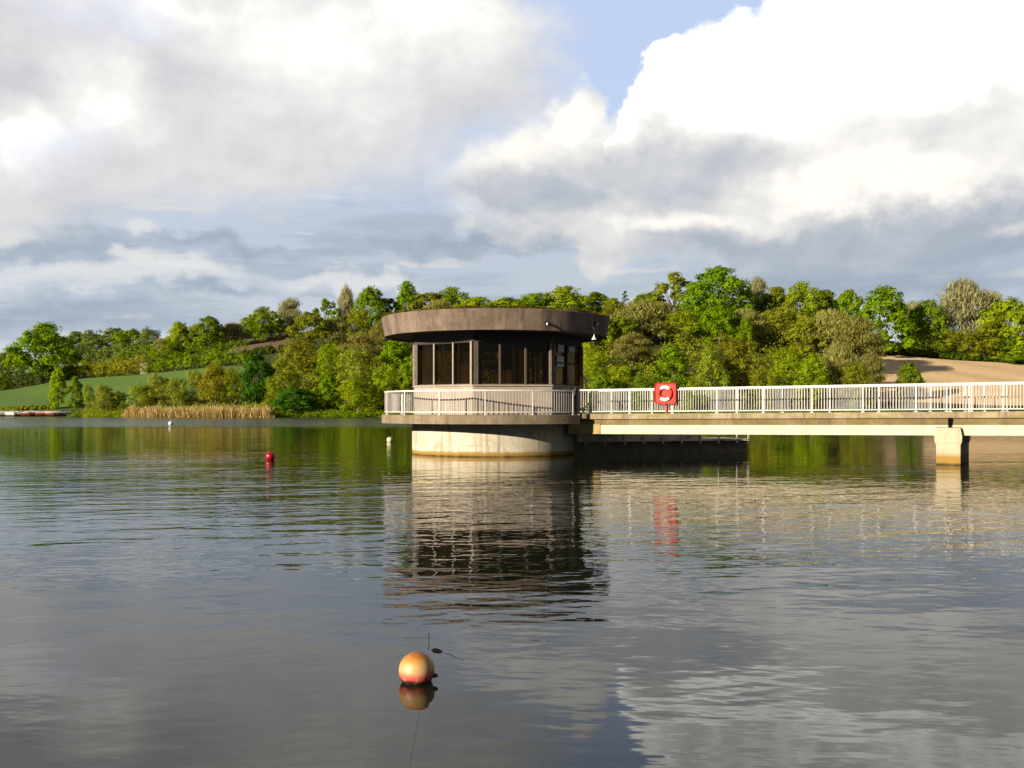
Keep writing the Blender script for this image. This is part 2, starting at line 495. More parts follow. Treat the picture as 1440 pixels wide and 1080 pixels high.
def limbs(rng, base_r, th, targets):
    mb = MB()
    mb.tube([(0, 0, -0.6), (0.1, 0, th * 0.5), (0.0, 0.1, th), (0.05, 0.05, th * 1.5)], [base_r * 1.25, base_r, base_r * 0.8, base_r * 0.4], 7)
    for t in targets:
        t = Vector(t); s = Vector((0, 0, th * rng.uniform(0.75, 1.2)))
        mid = s.lerp(t, 0.5) + Vector((rng.normal() * .4, rng.normal() * .4, rng.uniform(-.2, .6)))
        mb.tube([s, mid, t], [base_r * 0.42, base_r * 0.26, base_r * 0.08], 5)
    return mb

# nominal tree: 16 m tall, 13 m wide; every prototype is a crown mesh and a trunk mesh
PROTO = {}
def proto(kind, i, crown, trunk, h=16.0, w=13.0): PROTO.setdefault(kind, []).append((crown, trunk, h, w))

def make_protos():
    def env(rng, n, H, W, zb, prof, rr, flat=0.85, keep=0.9):
        """lobes spread over the surface of a crown envelope; prof(t) = relative radius from foot to top"""
        sq = 1 + rng.normal(size=4) * 0.10
        ls = [((0, 0, zb + (H - zb) * 0.45), (W * 0.30, W * 0.30, (H - zb) * 0.36))]
        for k in range(n):
            if rng.uniform() > keep: continue
            t = ((k + 0.5) / n) ** 0.9
            an = k * 2.39996 + rng.uniform(-.35, .35)
            rel = prof(t) * (sq[int(an / 1.5708) % 4])
            q = rr * W * rng.uniform(0.72, 1.3)
            rad = max(0.0, W / 2 * rel - q * 0.75) * rng.uniform(0.86, 1.08)
            ls.append(((math.cos(an) * rad, math.sin(an) * rad, min(zb + (H - zb) * t, H - q * flat * 0.7) + rng.uniform(-.4, .4)), (q, q, q * flat)))
        return ls
    def tm(mb, name):
        o = mb.build(name, BARK); me = o.data; bpy.data.objects.remove(o); return me
    def done(kind, v, m, trunk):
        w = 2 * np.percentile(np.hypot(v[:, 0], v[:, 1]), 95); h = np.percentile(v[:, 2], 99.3)
        proto(kind, 0, card_mesh('crown', v, m), tm(trunk, 'trunk'), h, w)
    dome = lambda t: max(0.12, math.sin(math.pi * (0.16 + 0.84 * t)) ** 0.62)
    for i in range(5):       # broad rounded broadleaf, boughs nearly to the ground
        rng = np.random.default_rng(100 + i)
        ls = env(rng, 30, 14, 14, 1.6, dome, 0.165)
        done('broad', crown_cards(rng, ls, 14, 31, 0.56, 0.46, 1.2), LEAF, limbs(rng, .45, 3.0, [l[0] for l in ls[1::3]]))
    for i in range(4):       # taller dome, leafy to the foot
        rng = np.random.default_rng(200 + i)
        ls = env(rng, 30, 15, 12, 0.6, lambda t: max(0.1, (1 - t ** 2.3) ** 0.6 * min(1, 0.72 + t)), 0.16, 0.95)
        done('dome', crown_cards(rng, ls, 14, 31, 0.54, 0.46, 1.2), LEAF, limbs(rng, .4, 2.5, [l[0] for l in ls[1::3]]))
    for i in range(4):       # open oak with gaps
        rng = np.random.default_rng(300 + i)
        ls = env(rng, 26, 14, 13, 3.0, dome, 0.115, 0.75, 0.85)[1:]
        done('open', crown_cards(rng, ls, 12, 20, 0.58, 0.45, 1.3, 0.15), LEAF, limbs(rng, .42, 4.0, [l[0] for l in ls]))
    for i in range(5):       # willow and sallow, upright sprays to the ground
        rng = np.random.default_rng(400 + i)
        ls = []
        for k in range(24):
            t = rng.uniform(0, 1) ** 0.85; an = k * 2.399
            rad = 5.4 * rng.uniform(0.25, 1.0) * (1 - 0.55 * t)
            ls.append(((math.cos(an) * rad, math.sin(an) * rad, 1.0 + t * 11.6), (1.75, 1.75, 2.7 * rng.uniform(.8, 1.25))))
        done('willow', crown_cards(rng, ls, 14, 28, 0.52, 0.46, 1.9, 0.3), LEAF, limbs(rng, .3, 2.5, [l[0] for l in ls[::3]]))
    for i in range(5):       # not yet in leaf: haze of twigs over visible limbs
        rng = np.random.default_rng(500 + i)
        ls = env(rng, 24, 14, 12.5, 1.2, lambda t: max(0.15, (1 - t ** 2.0) ** 0.55 * min(1, 0.6 + t)), 0.165, 1.0)
        tw = []
        for (c, r) in ls:
            n = 300
            d = unit(rng, n); d[:, 2] = np.abs(d[:, 2]) * 1.1 - 0.2
            p = np.array(c) + d * np.array(r) * rng.uniform(0.15, 1.4, (n, 1))
            dirn = d * 0.6 + np.array([0, 0, 1.2]) + rng.normal(size=(n, 3)) * .2
            tw.append(cards(p, rng.normal(size=(n, 3)) * .6 + d * 0.8, np.full(n, 1.7), rng, 9.0, dirn))
            n2 = 90
            d = unit(rng, n2)
            tw.append(cards(np.array(c) + d * np.array(r) * rng.uniform(.5, 1.05, (n2, 1)), d + rng.normal(size=(n2, 3)) * .5, np.full(n2, 0.45), rng, 1.3))
        done('bare', np.concatenate(tw), TWIG, limbs(rng, .36, 3.0, [l[0] for l in ls]))
    for i in range(2):       # dark pine on the ridge
        rng = np.random.default_rng(600 + i)
        ls = []
        for k in range(14):
            t = k / 13; an = k * 2.2 + i
            rad = 4.6 * (1 - t) ** 0.7 * rng.uniform(.5, 1)
            ls.append(((math.cos(an) * rad, math.sin(an) * rad, 4.5 + t * 10.8), (1.9 - t, 1.9 - t, 0.75)))
        done('pine', crown_cards(rng, ls, 10, 18, 0.5, 0.45, 1.6, 0.1), LEAF, limbs(rng, .35, 8.0, [l[0] for l in ls[:8]]))
make_protos()

COL = dict(
    vivid=(0.161, 0.262, 0.007), bright=(0.237, 0.301, 0.010), green=(0.161, 0.231, 0.010), deep=(0.063, 0.158, 0.014), dark=(0.071, 0.109, 0.010),
    olive=(0.215, 0.240, 0.016), rust=(0.224, 0.218, 0.018), willow=(0.245, 0.301, 0.027), sallow=(0.258, 0.275, 0.028), brown=(0.206, 0.192, 0.047),
    grey=(0.278, 0.271, 0.138), tan=(0.261, 0.254, 0.067), far=(0.168, 0.214, 0.050))
PN = dict(broad='broadleaf_tree', dome='broadleaf_tree', open='oak_tree', willow='willow_tree', bare='bare_tree', pine='pine_tree', bush='bush')
trng = random.Random(5)
counts = {}
def plant(px, top, w, Y, kind, colour, label, group='trees on the far bank', dz=0.0):
    X = at(px, Y); zb = ground(X, Y) + dz
    H = max(1.2, zat(top, Y) - zb); W = w / F * Y
    i = counts.get(kind, 0); counts[kind] = i + 1
    cr, tk, h, wd = PROTO[kind][i % len(PROTO[kind])]
    o = empty(PN[kind], (X, Y, zb), trng.uniform(0, 6.28))
    tag(o, label, 'bush' if kind == 'bush' else 'tree', group)
    c = bpy.data.objects.new('crown', cr); t = bpy.data.objects.new('trunk', tk)
    j = trng.uniform(0.92, 1.08)
    base = COL[colour]
    c.color = (base[0] * j * trng.uniform(.95, 1.05), base[1] * j, base[2] * j, 1)
    for q in (c, t):
        q.parent = o; col.objects.link(q)
        q.scale = (W / wd, W / wd, H / h)
    return o

TREES = [
 # px, top y, width px, distance, kind, colour, label
 # --- far left
 (60, 456, 90, 403, 'broad', 'vivid', 'big round green oak standing alone in the hedge at the far left'),
 (3, 497, 26, 415, 'broad', 'far', 'low green tree cut off by the left picture edge'),
 (22, 489, 34, 470, 'broad', 'far', 'pale far tree just left of the big lone oak'),
 (-16, 494, 40, 470, 'dome', 'far', 'far tree at the picture edge behind the dark tall hedge'),
 (226, 478, 30, 440, 'willow', 'bright', 'light leafy scrub tree in front of the pinkish house'),
 (243, 480, 26, 436, 'willow', 'green', 'green scrub tree just right in front of the pinkish house'),
 (96, 477, 34, 500, 'dome', 'far', 'low far tree half hidden by the right side of the lone oak'),
 (108, 467, 56, 520, 'dome', 'far', 'far rounded tree just right of the big lone oak'),
 (135, 465, 52, 515, 'willow', 'far', 'second far tree in the skyline row right of the big oak'),
 (160, 462, 58, 510, 'dome', 'far', 'middle far tree of the skyline row right of the big oak'),
 (186, 464, 54, 505, 'broad', 'green', 'dark far tree at the right end of the low skyline row'),
 (211, 461, 40, 480, 'willow', 'far', 'thin pale tree just left of the pinkish house'),
 (252, 454, 40, 448, 'dome', 'bright', 'light green tree right behind the pinkish house'),
 (273, 458, 34, 460, 'bare', 'grey', 'small greyish tree between light and dark skyline trees'),
 (295, 446, 52, 440, 'broad', 'green', 'dark rounded skyline tree right of the pinkish house'),
 (328, 455, 44, 450, 'bare', 'grey', 'pale twiggy tree right of the dark rounded skyline tree'),
 (347, 447, 40, 470, 'dome', 'far', 'pale airy tree left of a dark dome on the skyline'),
 (371, 433, 54, 450, 'broad', 'green', 'dark dome shaped tree left of the pale bare tree'),
 (409, 421, 40, 465, 'bare', 'grey', 'pale grey leafless tree on the skyline above the ploughed field'),
 (388, 455, 34, 455, 'willow', 'olive', 'olive bush-like tree under the pale grey leafless tree'),
 # --- shore scrub, far left
 (82, 519, 28, 304, 'dome', 'bright', 'slim bright green young tree in front of the pasture'),
 (106, 530, 23, 301, 'dome', 'green', 'small round green tree right of the slim bright one'),
 (125, 541, 19, 290, 'willow', 'willow', 'narrow yellow-green willow at the left end of the shore thicket'),
 (146, 541, 30, 286, 'willow', 'sallow', 'rusty yellow willow beside the reed bed left end'),
 (165, 550, 28, 288, 'willow', 'olive', 'low olive willow with a pale stem beside the reeds'),
 (196, 540, 34, 281, 'willow', 'willow', 'pale yellow willow behind the left end of the reeds'),
 (222, 526, 36, 283, 'willow', 'sallow', 'feathery yellow-green willow behind the reeds left of centre'),
 (250, 532, 36, 282, 'willow', 'willow', 'low yellow willow behind the middle of the reeds'),
 (276, 522, 34, 284, 'willow', 'sallow', 'thin sallow with pinkish tips behind the reeds'),
 (303, 514, 42, 281, 'bare', 'rust', 'rust tinged thicket tree behind the right half of the reeds'),
 (331, 518, 42, 280, 'willow', 'olive', 'olive willow behind the right end of the reeds'),
 (360, 500, 52, 279, 'broad', 'deep', 'blue-green dense tree behind the right end of the reeds'),
 (388, 528, 36, 272, 'willow', 'olive', 'brownish willow between the blue-green tree and waterside bush'),
 # --- left of the tower
 (414, 546, 60, 262, 'dome', 'deep', 'shaggy dark green bush-like tree leaning over the water'),
 (436, 440, 62, 395, 'broad', 'olive', 'olive-brown round tree right of the ploughed field'),
 (424, 476, 54, 340, 'willow', 'rust', 'tall bronze willow below the olive-brown round tree'),
 (400, 505, 46, 300, 'willow', 'olive', 'bronze-green willow left of the large yellow-green willow'),
 (458, 421, 42, 425, 'open', 'green', 'flat topped spreading tree on the skyline left of the grey poplar'),
 (487, 404, 27, 430, 'bare', 'grey', 'slim grey poplar-like tree on the skyline'),
 (474, 448, 40, 400, 'bare', 'tan', 'twiggy fawn tree below the slim grey poplar'),
 (521, 405, 54, 415, 'broad', 'green', 'dark green rounded tree on the skyline right of the grey poplar'),
 (506, 436, 44, 400, 'willow', 'olive', 'olive tree at the foot of the dark rounded skyline tree'),
 (572, 397, 50, 420, 'dome', 'vivid', 'bright dome tree on the skyline left above the tower roof'),
 (548, 420, 34, 425, 'open', 'far', 'thin tree filling the gap between dark and bright skyline trees'),
 (540, 452, 44, 375, 'bare', 'brown', 'brown leafless thicket tree left of the tower roof edge'),
 (505, 470, 52, 350, 'bare', 'brown', 'brown leafless tree above the large yellow-green willow'),
 (468, 484, 50, 310, 'willow', 'bright', 'upright yellow-green willow, left part of the shore clump'),
 (500, 490, 56, 292, 'willow', 'willow', 'large yellow-green willow in the middle of the shore clump'),
 (462, 528, 46, 266, 'dome', 'vivid', 'bright green waterside tree right of the shaggy dark one'),
 (504, 530, 58, 263, 'willow', 'bright', 'drooping light green willow at the water left of the tower'),
 (542, 515, 50, 268, 'willow', 'bright', 'light green waterside willow nearest the tower gallery'),
 (556, 478, 54, 300, 'dome', 'vivid', 'deep green tree seen just left of the tower windows'),
 (584, 500, 50, 280, 'broad', 'green', 'green tree half hidden behind the left tower windows'),
 # --- behind the tower
 (604, 412, 62, 415, 'open', 'olive', 'olive open crowned tree above the left half of the roof'),
 (636, 406, 72, 420, 'broad', 'green', 'spreading thin topped tree above the tower roof'),
 (620, 424, 60, 390, 'bare', 'tan', 'fawn twiggy tree just above the left of the roof'),
 (672, 419, 84, 410, 'broad', 'bright', 'light green tree over the middle of the tower roof'),
 (712, 420, 80, 405, 'dome', 'bright', 'light green low dome over the roof centre'),
 (752, 413, 78, 410, 'broad', 'vivid', 'fresh green tree over the right half of the roof'),
 (660, 470, 70, 320, 'broad', 'green', 'green tree seen through the tower windows, left'),
 (740, 470, 70, 320, 'broad', 'olive', 'olive tree seen through the tower windows, right'),
 # --- right of the tower, skyline
 (792, 404, 82, 415, 'broad', 'bright', 'broad light green tree on the skyline above the roof right end'),
 (838, 412, 56, 425, 'broad', 'green', 'dark airy tree on the skyline right of the roof'),
 (879, 409, 18, 440, 'pine', 'dark', 'small dark pine poking above the wood'),
 (862, 420, 36, 410, 'broad', 'olive', 'olive tree left below the small dark pine'),
 (912, 413, 58, 420, 'broad', 'green', 'green skyline tree right of the small dark pine'),
 (948, 384, 66, 410, 'open', 'olive', 'ragged olive oak with gaps left of the tallest green tree'),
 (1008, 377, 100, 400, 'broad', 'vivid', 'tallest broad bright green tree on the ridge'),
 (1064, 392, 36, 425, 'bare', 'grey', 'thin grey tree peeping out right of the tallest green tree'),
 (1090, 405, 66, 412, 'dome', 'olive', 'olive-green skyline tree second right of the tallest tree'),
 (1128, 399, 70, 410, 'broad', 'bright', 'light green rounded skyline tree right of the ridge dip'),
 (1162, 409, 54, 415, 'dome', 'green', 'green skyline tree left of two round-headed ones'),
 (1194, 409, 56, 408, 'broad', 'green', 'round-headed green tree left of the vivid dome'),
 (1243, 405, 78, 398, 'dome', 'vivid', 'vivid green dome tree above the left end of the stubble field'),
 (1282, 426, 46, 425, 'bare', 'grey', 'greyish tree between vivid dome and small green tree'),
 (1306, 423, 62, 412, 'broad', 'green', 'small green round tree above the stubble field'),
 (1354, 396, 74, 420, 'bare', 'grey', 'large grey-brown leafless tree on the right skyline'),
 (1392, 413, 52, 425, 'bare', 'tan', 'lower leafless tree right of the large grey-brown one'),
 (1420, 422, 82, 408, 'broad', 'bright', 'yellow-green round tree near the right picture edge'),
 (1475, 430, 70, 405, 'broad', 'green', 'green tree cut off by the right picture edge'),
 # --- scrub along the top of the stubble field
 (1275, 482, 44, 406, 'willow', 'vivid', 'low green bush-tree at the left end of the field edge'),
 (1304, 464, 52, 407, 'willow', 'bright', 'yellow-green scrub tree on the field edge below the small round tree'),
 (1342, 462, 54, 406, 'willow', 'olive', 'olive scrub tree on the field edge below the leafless tree'),
 (1382, 455, 60, 406, 'willow', 'olive', 'bronze scrub tree on the field edge left of the yellow-green one'),
 (1424, 476, 64, 404, 'willow', 'vivid', 'fresh green scrub tree at the right end of the field edge'),
 (1480, 478, 60, 404, 'willow', 'bright', 'light scrub tree cut off at the right on the field edge'),
 # --- right of the tower, middle of the slope
 (838, 440, 52, 350, 'broad', 'bright', 'light green tree just right of the roof edge'),
 (836, 490, 44, 300, 'willow', 'bright', 'yellow-green tree beside the right tower windows'),
 (872, 446, 52, 355, 'broad', 'green', 'green tree mid slope under the small dark pine'),
 (908, 424, 84, 365, 'bare', 'tan', 'large fawn leafless tree in the wood left of the ragged oak'),
 (890, 470, 64, 325, 'bare', 'brown', 'dark brown twiggy tree under the large fawn one'),
 (962, 436, 60, 360, 'willow', 'bright', 'yellow-green tree below the ragged oak'),
 (1012, 430, 62, 355, 'broad', 'vivid', 'bright green tree below the tallest tree'),
 (1046, 436, 60, 362, 'bare', 'tan', 'fawn leafless tree right below the tallest tree'),
 (1048, 448, 26, 350, 'dome', 'vivid', 'slender vivid green tree among fawn leafless trees'),
 (1092, 428, 60, 365, 'willow', 'sallow', 'tall olive-yellow tree mid slope in the right wood'),
 (1132, 440, 56, 352, 'dome', 'olive', 'olive leafy tree mid slope left of the twiggy group'),
 (1168, 438, 74, 350, 'bare', 'tan', 'broad fawn twiggy tree left of the wood edge'),
 (1206, 448, 70, 338, 'bare', 'brown', 'brown twiggy tree at the right edge of the wood'),
 (1226, 498, 40, 305, 'bare', 'brown', 'low brown thicket at the left corner of the stubble field'),
 # --- right of the tower, along the water
 (846, 528, 44, 266, 'dome', 'green', 'dark green waterside tree behind the left bridge railing'),
 (872, 515, 46, 272, 'willow', 'bright', 'yellow-green waterside willow left of the red lifebuoy'),
 (906, 528, 46, 264, 'willow', 'green', 'green waterside willow just left above the red lifebuoy'),
 (944, 488, 58, 276, 'dome', 'vivid', 'dense vivid green tree directly above the red lifebuoy'),
 (975, 535, 36, 262, 'willow', 'bright', 'small light willow right above the red lifebuoy'),
 (1000, 488, 46, 274, 'willow', 'willow', 'pale yellow upright willow right of the vivid green tree'),
 (1038, 470, 64, 282, 'willow', 'rust', 'tall bronze willow right of the pale yellow one'),
 (1072, 520, 44, 264, 'willow', 'olive', 'low olive willow right under the tall bronze one'),
 (1106, 490, 58, 272, 'willow', 'bright', 'fresh light green willow behind the middle of the bridge railing'),
 (1142, 498, 50, 268, 'willow', 'bright', 'light green willow second from the wood right end'),
 (1176, 486, 56, 276, 'bare', 'tan', 'fawn twiggy waterside tree near the wood right end'),
 (1204, 510, 46, 268, 'willow', 'olive', 'olive waterside willow at the right end of the wood'),
 (1278, 511, 36, 288, 'dome', 'green', 'dark round bush-like tree alone in front of the stubble field'),
]
for t in TREES: plant(*t)

def hedge(pts, h, w, colour, label, n, size=0.5):
    """pts: (px, distance) along the hedge"""
    rng = np.random.default_rng(n)
    P = [Vector((at(p, y), y, 0)) for p, y in pts]
    o = empty('hedge', (P[0].x, P[0].y, ground(P[0].x, P[0].y)))
    tag(o, label, 'hedge', 'field hedges on the far bank')
    ls = []
    for a_, b_ in zip(P[:-1], P[1:]):
        L = (b_ - a_).length; k = max(2, int(L / (h * 0.55)))
        for i in range(k):
            q = a_.lerp(b_, (i + rng.uniform(0, 1)) / k)
            r = h * rng.uniform(0.38, 0.62)
            ls.append(((q.x - P[0].x, q.y - P[0].y, ground(q.x, q.y) - ground(P[0].x, P[0].y) + r * 0.75), (r * 1.3, w * 0.5, r)))
    o2 = bpy.data.objects.new('foliage', card_mesh('foliage', crown_cards(rng, ls, 24, 22, size * 1.25, 0.42, 1.3, 0.25), LEAF))
    o2.color = (*COL[colour], 1); o2.parent = o; col.objects.link(o2)
hedge([(-70, 396), (30, 399), (112, 409)], 8.0, 6, 'dark', 'dark tall hedge at the foot of the big lone oak', 1, 0.6)
hedge([(98, 411), (150, 402), (203, 390)], 8.0, 6, 'rust', 'thick brown-green hedge rising between lone oak and pale shed', 2, 0.6)
hedge([(95, 440), (150, 440), (205, 440)], 7.0, 4, 'green', 'thin upper hedge between lone oak and pale shed', 3, 0.6)
hedge([(206, 391), (270, 384), (345, 379)], 6.0, 4, 'green', 'green hedge along the top of the pasture right of the shed', 4)
hedge([(212, 405), (290, 410), (335, 412)], 7.5, 5, 'green', 'bushy hedge under the dark rounded skyline tree', 5)
hedge([(318, 402), (350, 405), (405, 406)], 3.6, 3, 'dark', 'low dark hedge below the ploughed field', 6)
hedge([(300, 474), (370, 476), (425, 476)], 6.0, 4, 'dark', 'dark hedge along the top of the ploughed field', 7, 0.6)
hedge([(-60, 480), (60, 486), (215, 490)], 9.5, 5, 'far', 'long pale bushy hedge under the far skyline trees', 10, 0.7)
hedge([(215, 470), (290, 472), (350, 474)], 7.0, 5, 'green', 'bushy hedge on the skyline right of the pinkish house', 11, 0.7)
hedge([(-40, 304), (30, 302), (75, 303)], 1.6, 2, 'olive', 'low scrubby hedge between lawn and pasture', 8, 0.35)
hedge([(1228, 404), (1340, 404), (1520, 404)], 3.2, 3, 'dark', 'dark low hedge along the top of the stubble field', 9)

def scatter_stuff():
    rng = np.random.default_rng(77)
    # reed bed
    n = 9000
    px = rng.uniform(171, 385, n); Y = np.array([shore((p - CX) / F) for p in px]) + rng.uniform(-5.5, 4.5, n)
    X = (px - CX) / F * Y
    hgt = rng.uniform(2.0, 3.35, n) * np.clip(np.minimum(px - 168, 388 - px) / 14, 0.35, 1) * (0.94 + 0.06 * np.sin(px * 0.11) * np.sin(px * 0.047))
    hgt *= 0.80 + 0.2 * np.clip(np.sin(px * 0.9 + Y * 3) + np.sin(px * 0.37 + 1) + rng.normal(size=n) * .6, -1, 1.2)
    lean = rng.normal(size=(n, 2)) * 0.2
    w = rng.uniform(0.05, 0.13, n); an = rng.uniform(0, 3.14, n)
    z0 = np.array([max(-0.3, ground(x, y)) for x, y in zip(X, Y)])
    dx, dy = np.cos(an) * w, np.sin(an) * w
    v = np.stack([np.stack([X - dx, Y - dy, z0], 1), np.stack([X + dx, Y + dy, z0], 1),
                  np.stack([X + lean[:, 0] * hgt + dx * .4, Y + lean[:, 1] * hgt + dy * .4, z0 + hgt], 1), np.stack([X + lean[:, 0] * hgt - dx * .4, Y + lean[:, 1] * hgt - dy * .4, z0 + hgt], 1)], 1).reshape(-1, 3)
    o = bpy.data.objects.new('reeds', card_mesh('reeds', v, TWIG)); o.color = (0.385, 0.285, 0.13, 1); col.objects.link(o)
    tag(o, 'dry straw coloured reed bed along the far shore', 'reeds', kind='stuff')
    # scrub: along the waterline and through the woods
    def scrub(name, px, Y, hmax, per, colour, label, size):
        lo = []
        for p, y in zip(px, Y):
            x = at(p, y); z = ground(x, y); r = hmax * rng.uniform(0.45, 1)
            q = unit(rng, per); q[:, 2] = np.abs(q[:, 2])
            pos = np.array([x, y, max(z, -0.05)]) + q * r * rng.uniform(.5, 1.05, (per, 1)) * np.array([1.3, 1.3, 1])
            lo.append(cards(pos, q + rng.normal(size=(per, 3)) * .5, np.full(per, size), rng, 1.3))
        o = bpy.data.objects.new(name, card_mesh(name, np.concatenate(lo), LEAF)); o.color = (*COL[colour], 1); col.objects.link(o)
        tag(o, label, 'scrub', kind='stuff')
    px = np.concatenate([rng.uniform(100, 172, 60), rng.uniform(160, 190, 8), rng.uniform(365, 400, 14), rng.uniform(190, 370, 7), rng.uniform(384, 1460, 620)])
    scrub('shore_scrub', px, [shore((p - CX) / F) + rng.uniform(0.3, 7) for p in px], 1.9, 60, 'green', 'low green scrub along the far waterline', 0.42)
    px = rng.uniform(400, 1225, 900)
    scrub('undergrowth', px, rng.uniform(266, 412, 900), 4.2, 70, 'olive', 'olive undergrowth on the wooded slope', 0.8)
    px = rng.uniform(120, 400, 240)
    scrub('bank_scrub', px, rng.uniform(268, 296, 240), 1.8, 50, 'sallow', 'yellowish scrub behind the reed bed', 0.42)
scatter_stuff()

# ------------------------------------------------------------------ materials of the built things
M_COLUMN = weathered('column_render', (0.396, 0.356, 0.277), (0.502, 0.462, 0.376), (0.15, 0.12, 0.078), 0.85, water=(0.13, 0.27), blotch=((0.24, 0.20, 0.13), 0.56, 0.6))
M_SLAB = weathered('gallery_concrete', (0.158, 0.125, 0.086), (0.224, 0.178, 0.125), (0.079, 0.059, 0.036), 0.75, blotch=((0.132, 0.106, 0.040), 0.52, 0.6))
M_PARAPET = weathered('parapet_concrete', (0.277, 0.234, 0.195), (0.317, 0.271, 0.228), (0.185, 0.152, 0.125), 0.4)
M_FASCIA = weathered('roof_board', (0.119, 0.088, 0.067), (0.185, 0.140, 0.108), (0.050, 0.038, 0.032), 0.9, blotch=((0.172, 0.106, 0.020), 0.62, 0.8))
def boards(m):
    S.nt = m.node_tree; b = m.node_tree.nodes['Principled BSDF']
    x, y, z = sep(worldpos())
    a = S.m('ARCTAN2', x - TX, TY - y) * (64 / (2 * math.pi)) + noise(None, 1.0, 0) * 0.0
    fr = S.m('FRACT', a); idx = S.m('FLOOR', a)
    wn = S.node('ShaderNodeTexWhiteNoise', noise_dimensions='1D'); S.put(wn.inputs['W'], idx)
    line = S.m('MINIMUM', fr, 1.0 - fr).ss(0.0, 0.045, 0.35, 0.0)
    old = S(b.inputs['Base Color'].links[0].from_socket)
    tone = S(wn.outputs['Value']) * 0.34 + 0.83
    c = mixc(1.0, old, vec(tone, tone, tone), 'MULTIPLY')
    c = mixc(line, c, (0.05, 0.035, 0.028))
    S.put(b.inputs['Base Color'], c)
TX, TY = -0.76, 46.6
boards(M_FASCIA)
M_DECK = weathered('deck_concrete', (0.198, 0.155, 0.096), (0.304, 0.247, 0.165), (0.112, 0.079, 0.040), 0.8, blotch=((0.172, 0.145, 0.046), 0.50, 0.6))
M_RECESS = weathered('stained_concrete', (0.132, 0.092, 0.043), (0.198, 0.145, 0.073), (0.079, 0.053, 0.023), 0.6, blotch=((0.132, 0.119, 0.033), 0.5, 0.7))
M_CORBEL = weathered('mossy_concrete', (0.251, 0.198, 0.086), (0.304, 0.244, 0.112), (0.145, 0.119, 0.040), 0.5, blotch=((0.145, 0.132, 0.033), 0.5, 0.7))
M_GIRDER = weathered('cream_girder', (0.436, 0.403, 0.310), (0.475, 0.442, 0.350), (0.343, 0.290, 0.198), 0.5)
M_PIER = weathered('pier_concrete', (0.370, 0.317, 0.224), (0.436, 0.383, 0.284), (0.277, 0.218, 0.132), 0.5, water=(0.22, 0.5), blotch=((0.330, 0.198, 0.026), 0.62, 0.7))
M_STAGE = weathered('stage_concrete', (0.132, 0.109, 0.076), (0.198, 0.165, 0.115), (0.053, 0.046, 0.033), 0.6)
M_STAGEWALL = weathered('stage_wall', (0.66, 0.54, 0.35), (0.72, 0.60, 0.41), (0.297, 0.224, 0.119), 0.6, blotch=((0.165, 0.132, 0.046), 0.5, 0.6))
M_RAIL = simple('railing_paint', (0.484, 0.468, 0.452), 0.5, 0.10, 6)
M_BARS = simple('galvanised_bars', (0.390, 0.374, 0.370), 0.5, 0.12, 6)
M_WHITE = simple('white_paint', (0.624, 0.616, 0.593), 0.45, 0.06, 6)
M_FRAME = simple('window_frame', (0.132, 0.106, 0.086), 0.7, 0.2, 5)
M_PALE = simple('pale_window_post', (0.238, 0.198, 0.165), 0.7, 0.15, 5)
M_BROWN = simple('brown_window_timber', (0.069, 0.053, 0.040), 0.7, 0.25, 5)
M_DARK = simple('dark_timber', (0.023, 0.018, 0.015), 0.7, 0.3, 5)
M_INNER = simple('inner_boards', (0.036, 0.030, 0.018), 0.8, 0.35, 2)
M_BLACK = simple('black_rubber', (0.007, 0.006, 0.006), 0.95, spec=0.03)
M_MOSS = simple('moss', (0.125, 0.106, 0.013), 1.0, 0.5, 1.6, spec=0.05)
M_PAPER = simple('notice_paper', (0.409, 0.436, 0.475), 0.7, 0.12, 30)
M_CARD = simple('yellow_card', (0.297, 0.178, 0.040), 0.7, 0.12, 20)
M_RED = simple('red_plastic', (0.396, 0.033, 0.023), 0.6, 0.15, 5, spec=0.2)

def glass(name, tint, refl):
    m = bpy.data.materials.new(name); m.use_nodes = True
    S.nt = m.node_tree; nt = m.node_tree
    nt.nodes.remove(nt.nodes['Principled BSDF'])
    t = S.node('ShaderNodeBsdfTransparent'); t.inputs[0].default_value = (*tint, 1)
    g = S.node('ShaderNodeBsdfGlossy'); g.inputs[0].default_value = (0.9, 0.85, 0.75, 1)
    n = noise(objco(), 1.2, 3); S.put(g.inputs['Roughness'], n.ss(0.3, 0.7, 0.02, 0.12))
    f = S.node('ShaderNodeFresnel'); f.inputs[0].default_value = 1.45
    mx = S.node('ShaderNodeMixShader'); S.put(mx.inputs[0], S(f.outputs[0]) * refl)
    nt.links.new(t.outputs[0], mx.inputs[1]); nt.links.new(g.outputs[0], mx.inputs[2])
    nt.links.new(mx.outputs[0], nt.nodes['Material Output'].inputs['Surface'])
    return m
M_GLASS = glass('bronze_glass', (0.62, 0.52, 0.32), 0.35)

# ------------------------------------------------------------------ draw-off tower
TX, TY = -0.76, 46.6
GAP0, GAP1 = R(44), R(82)         # opening in the gallery where the bridge arrives
def pol(r, th, z): return (TX + r * math.sin(th), TY - r * math.cos(th), z)

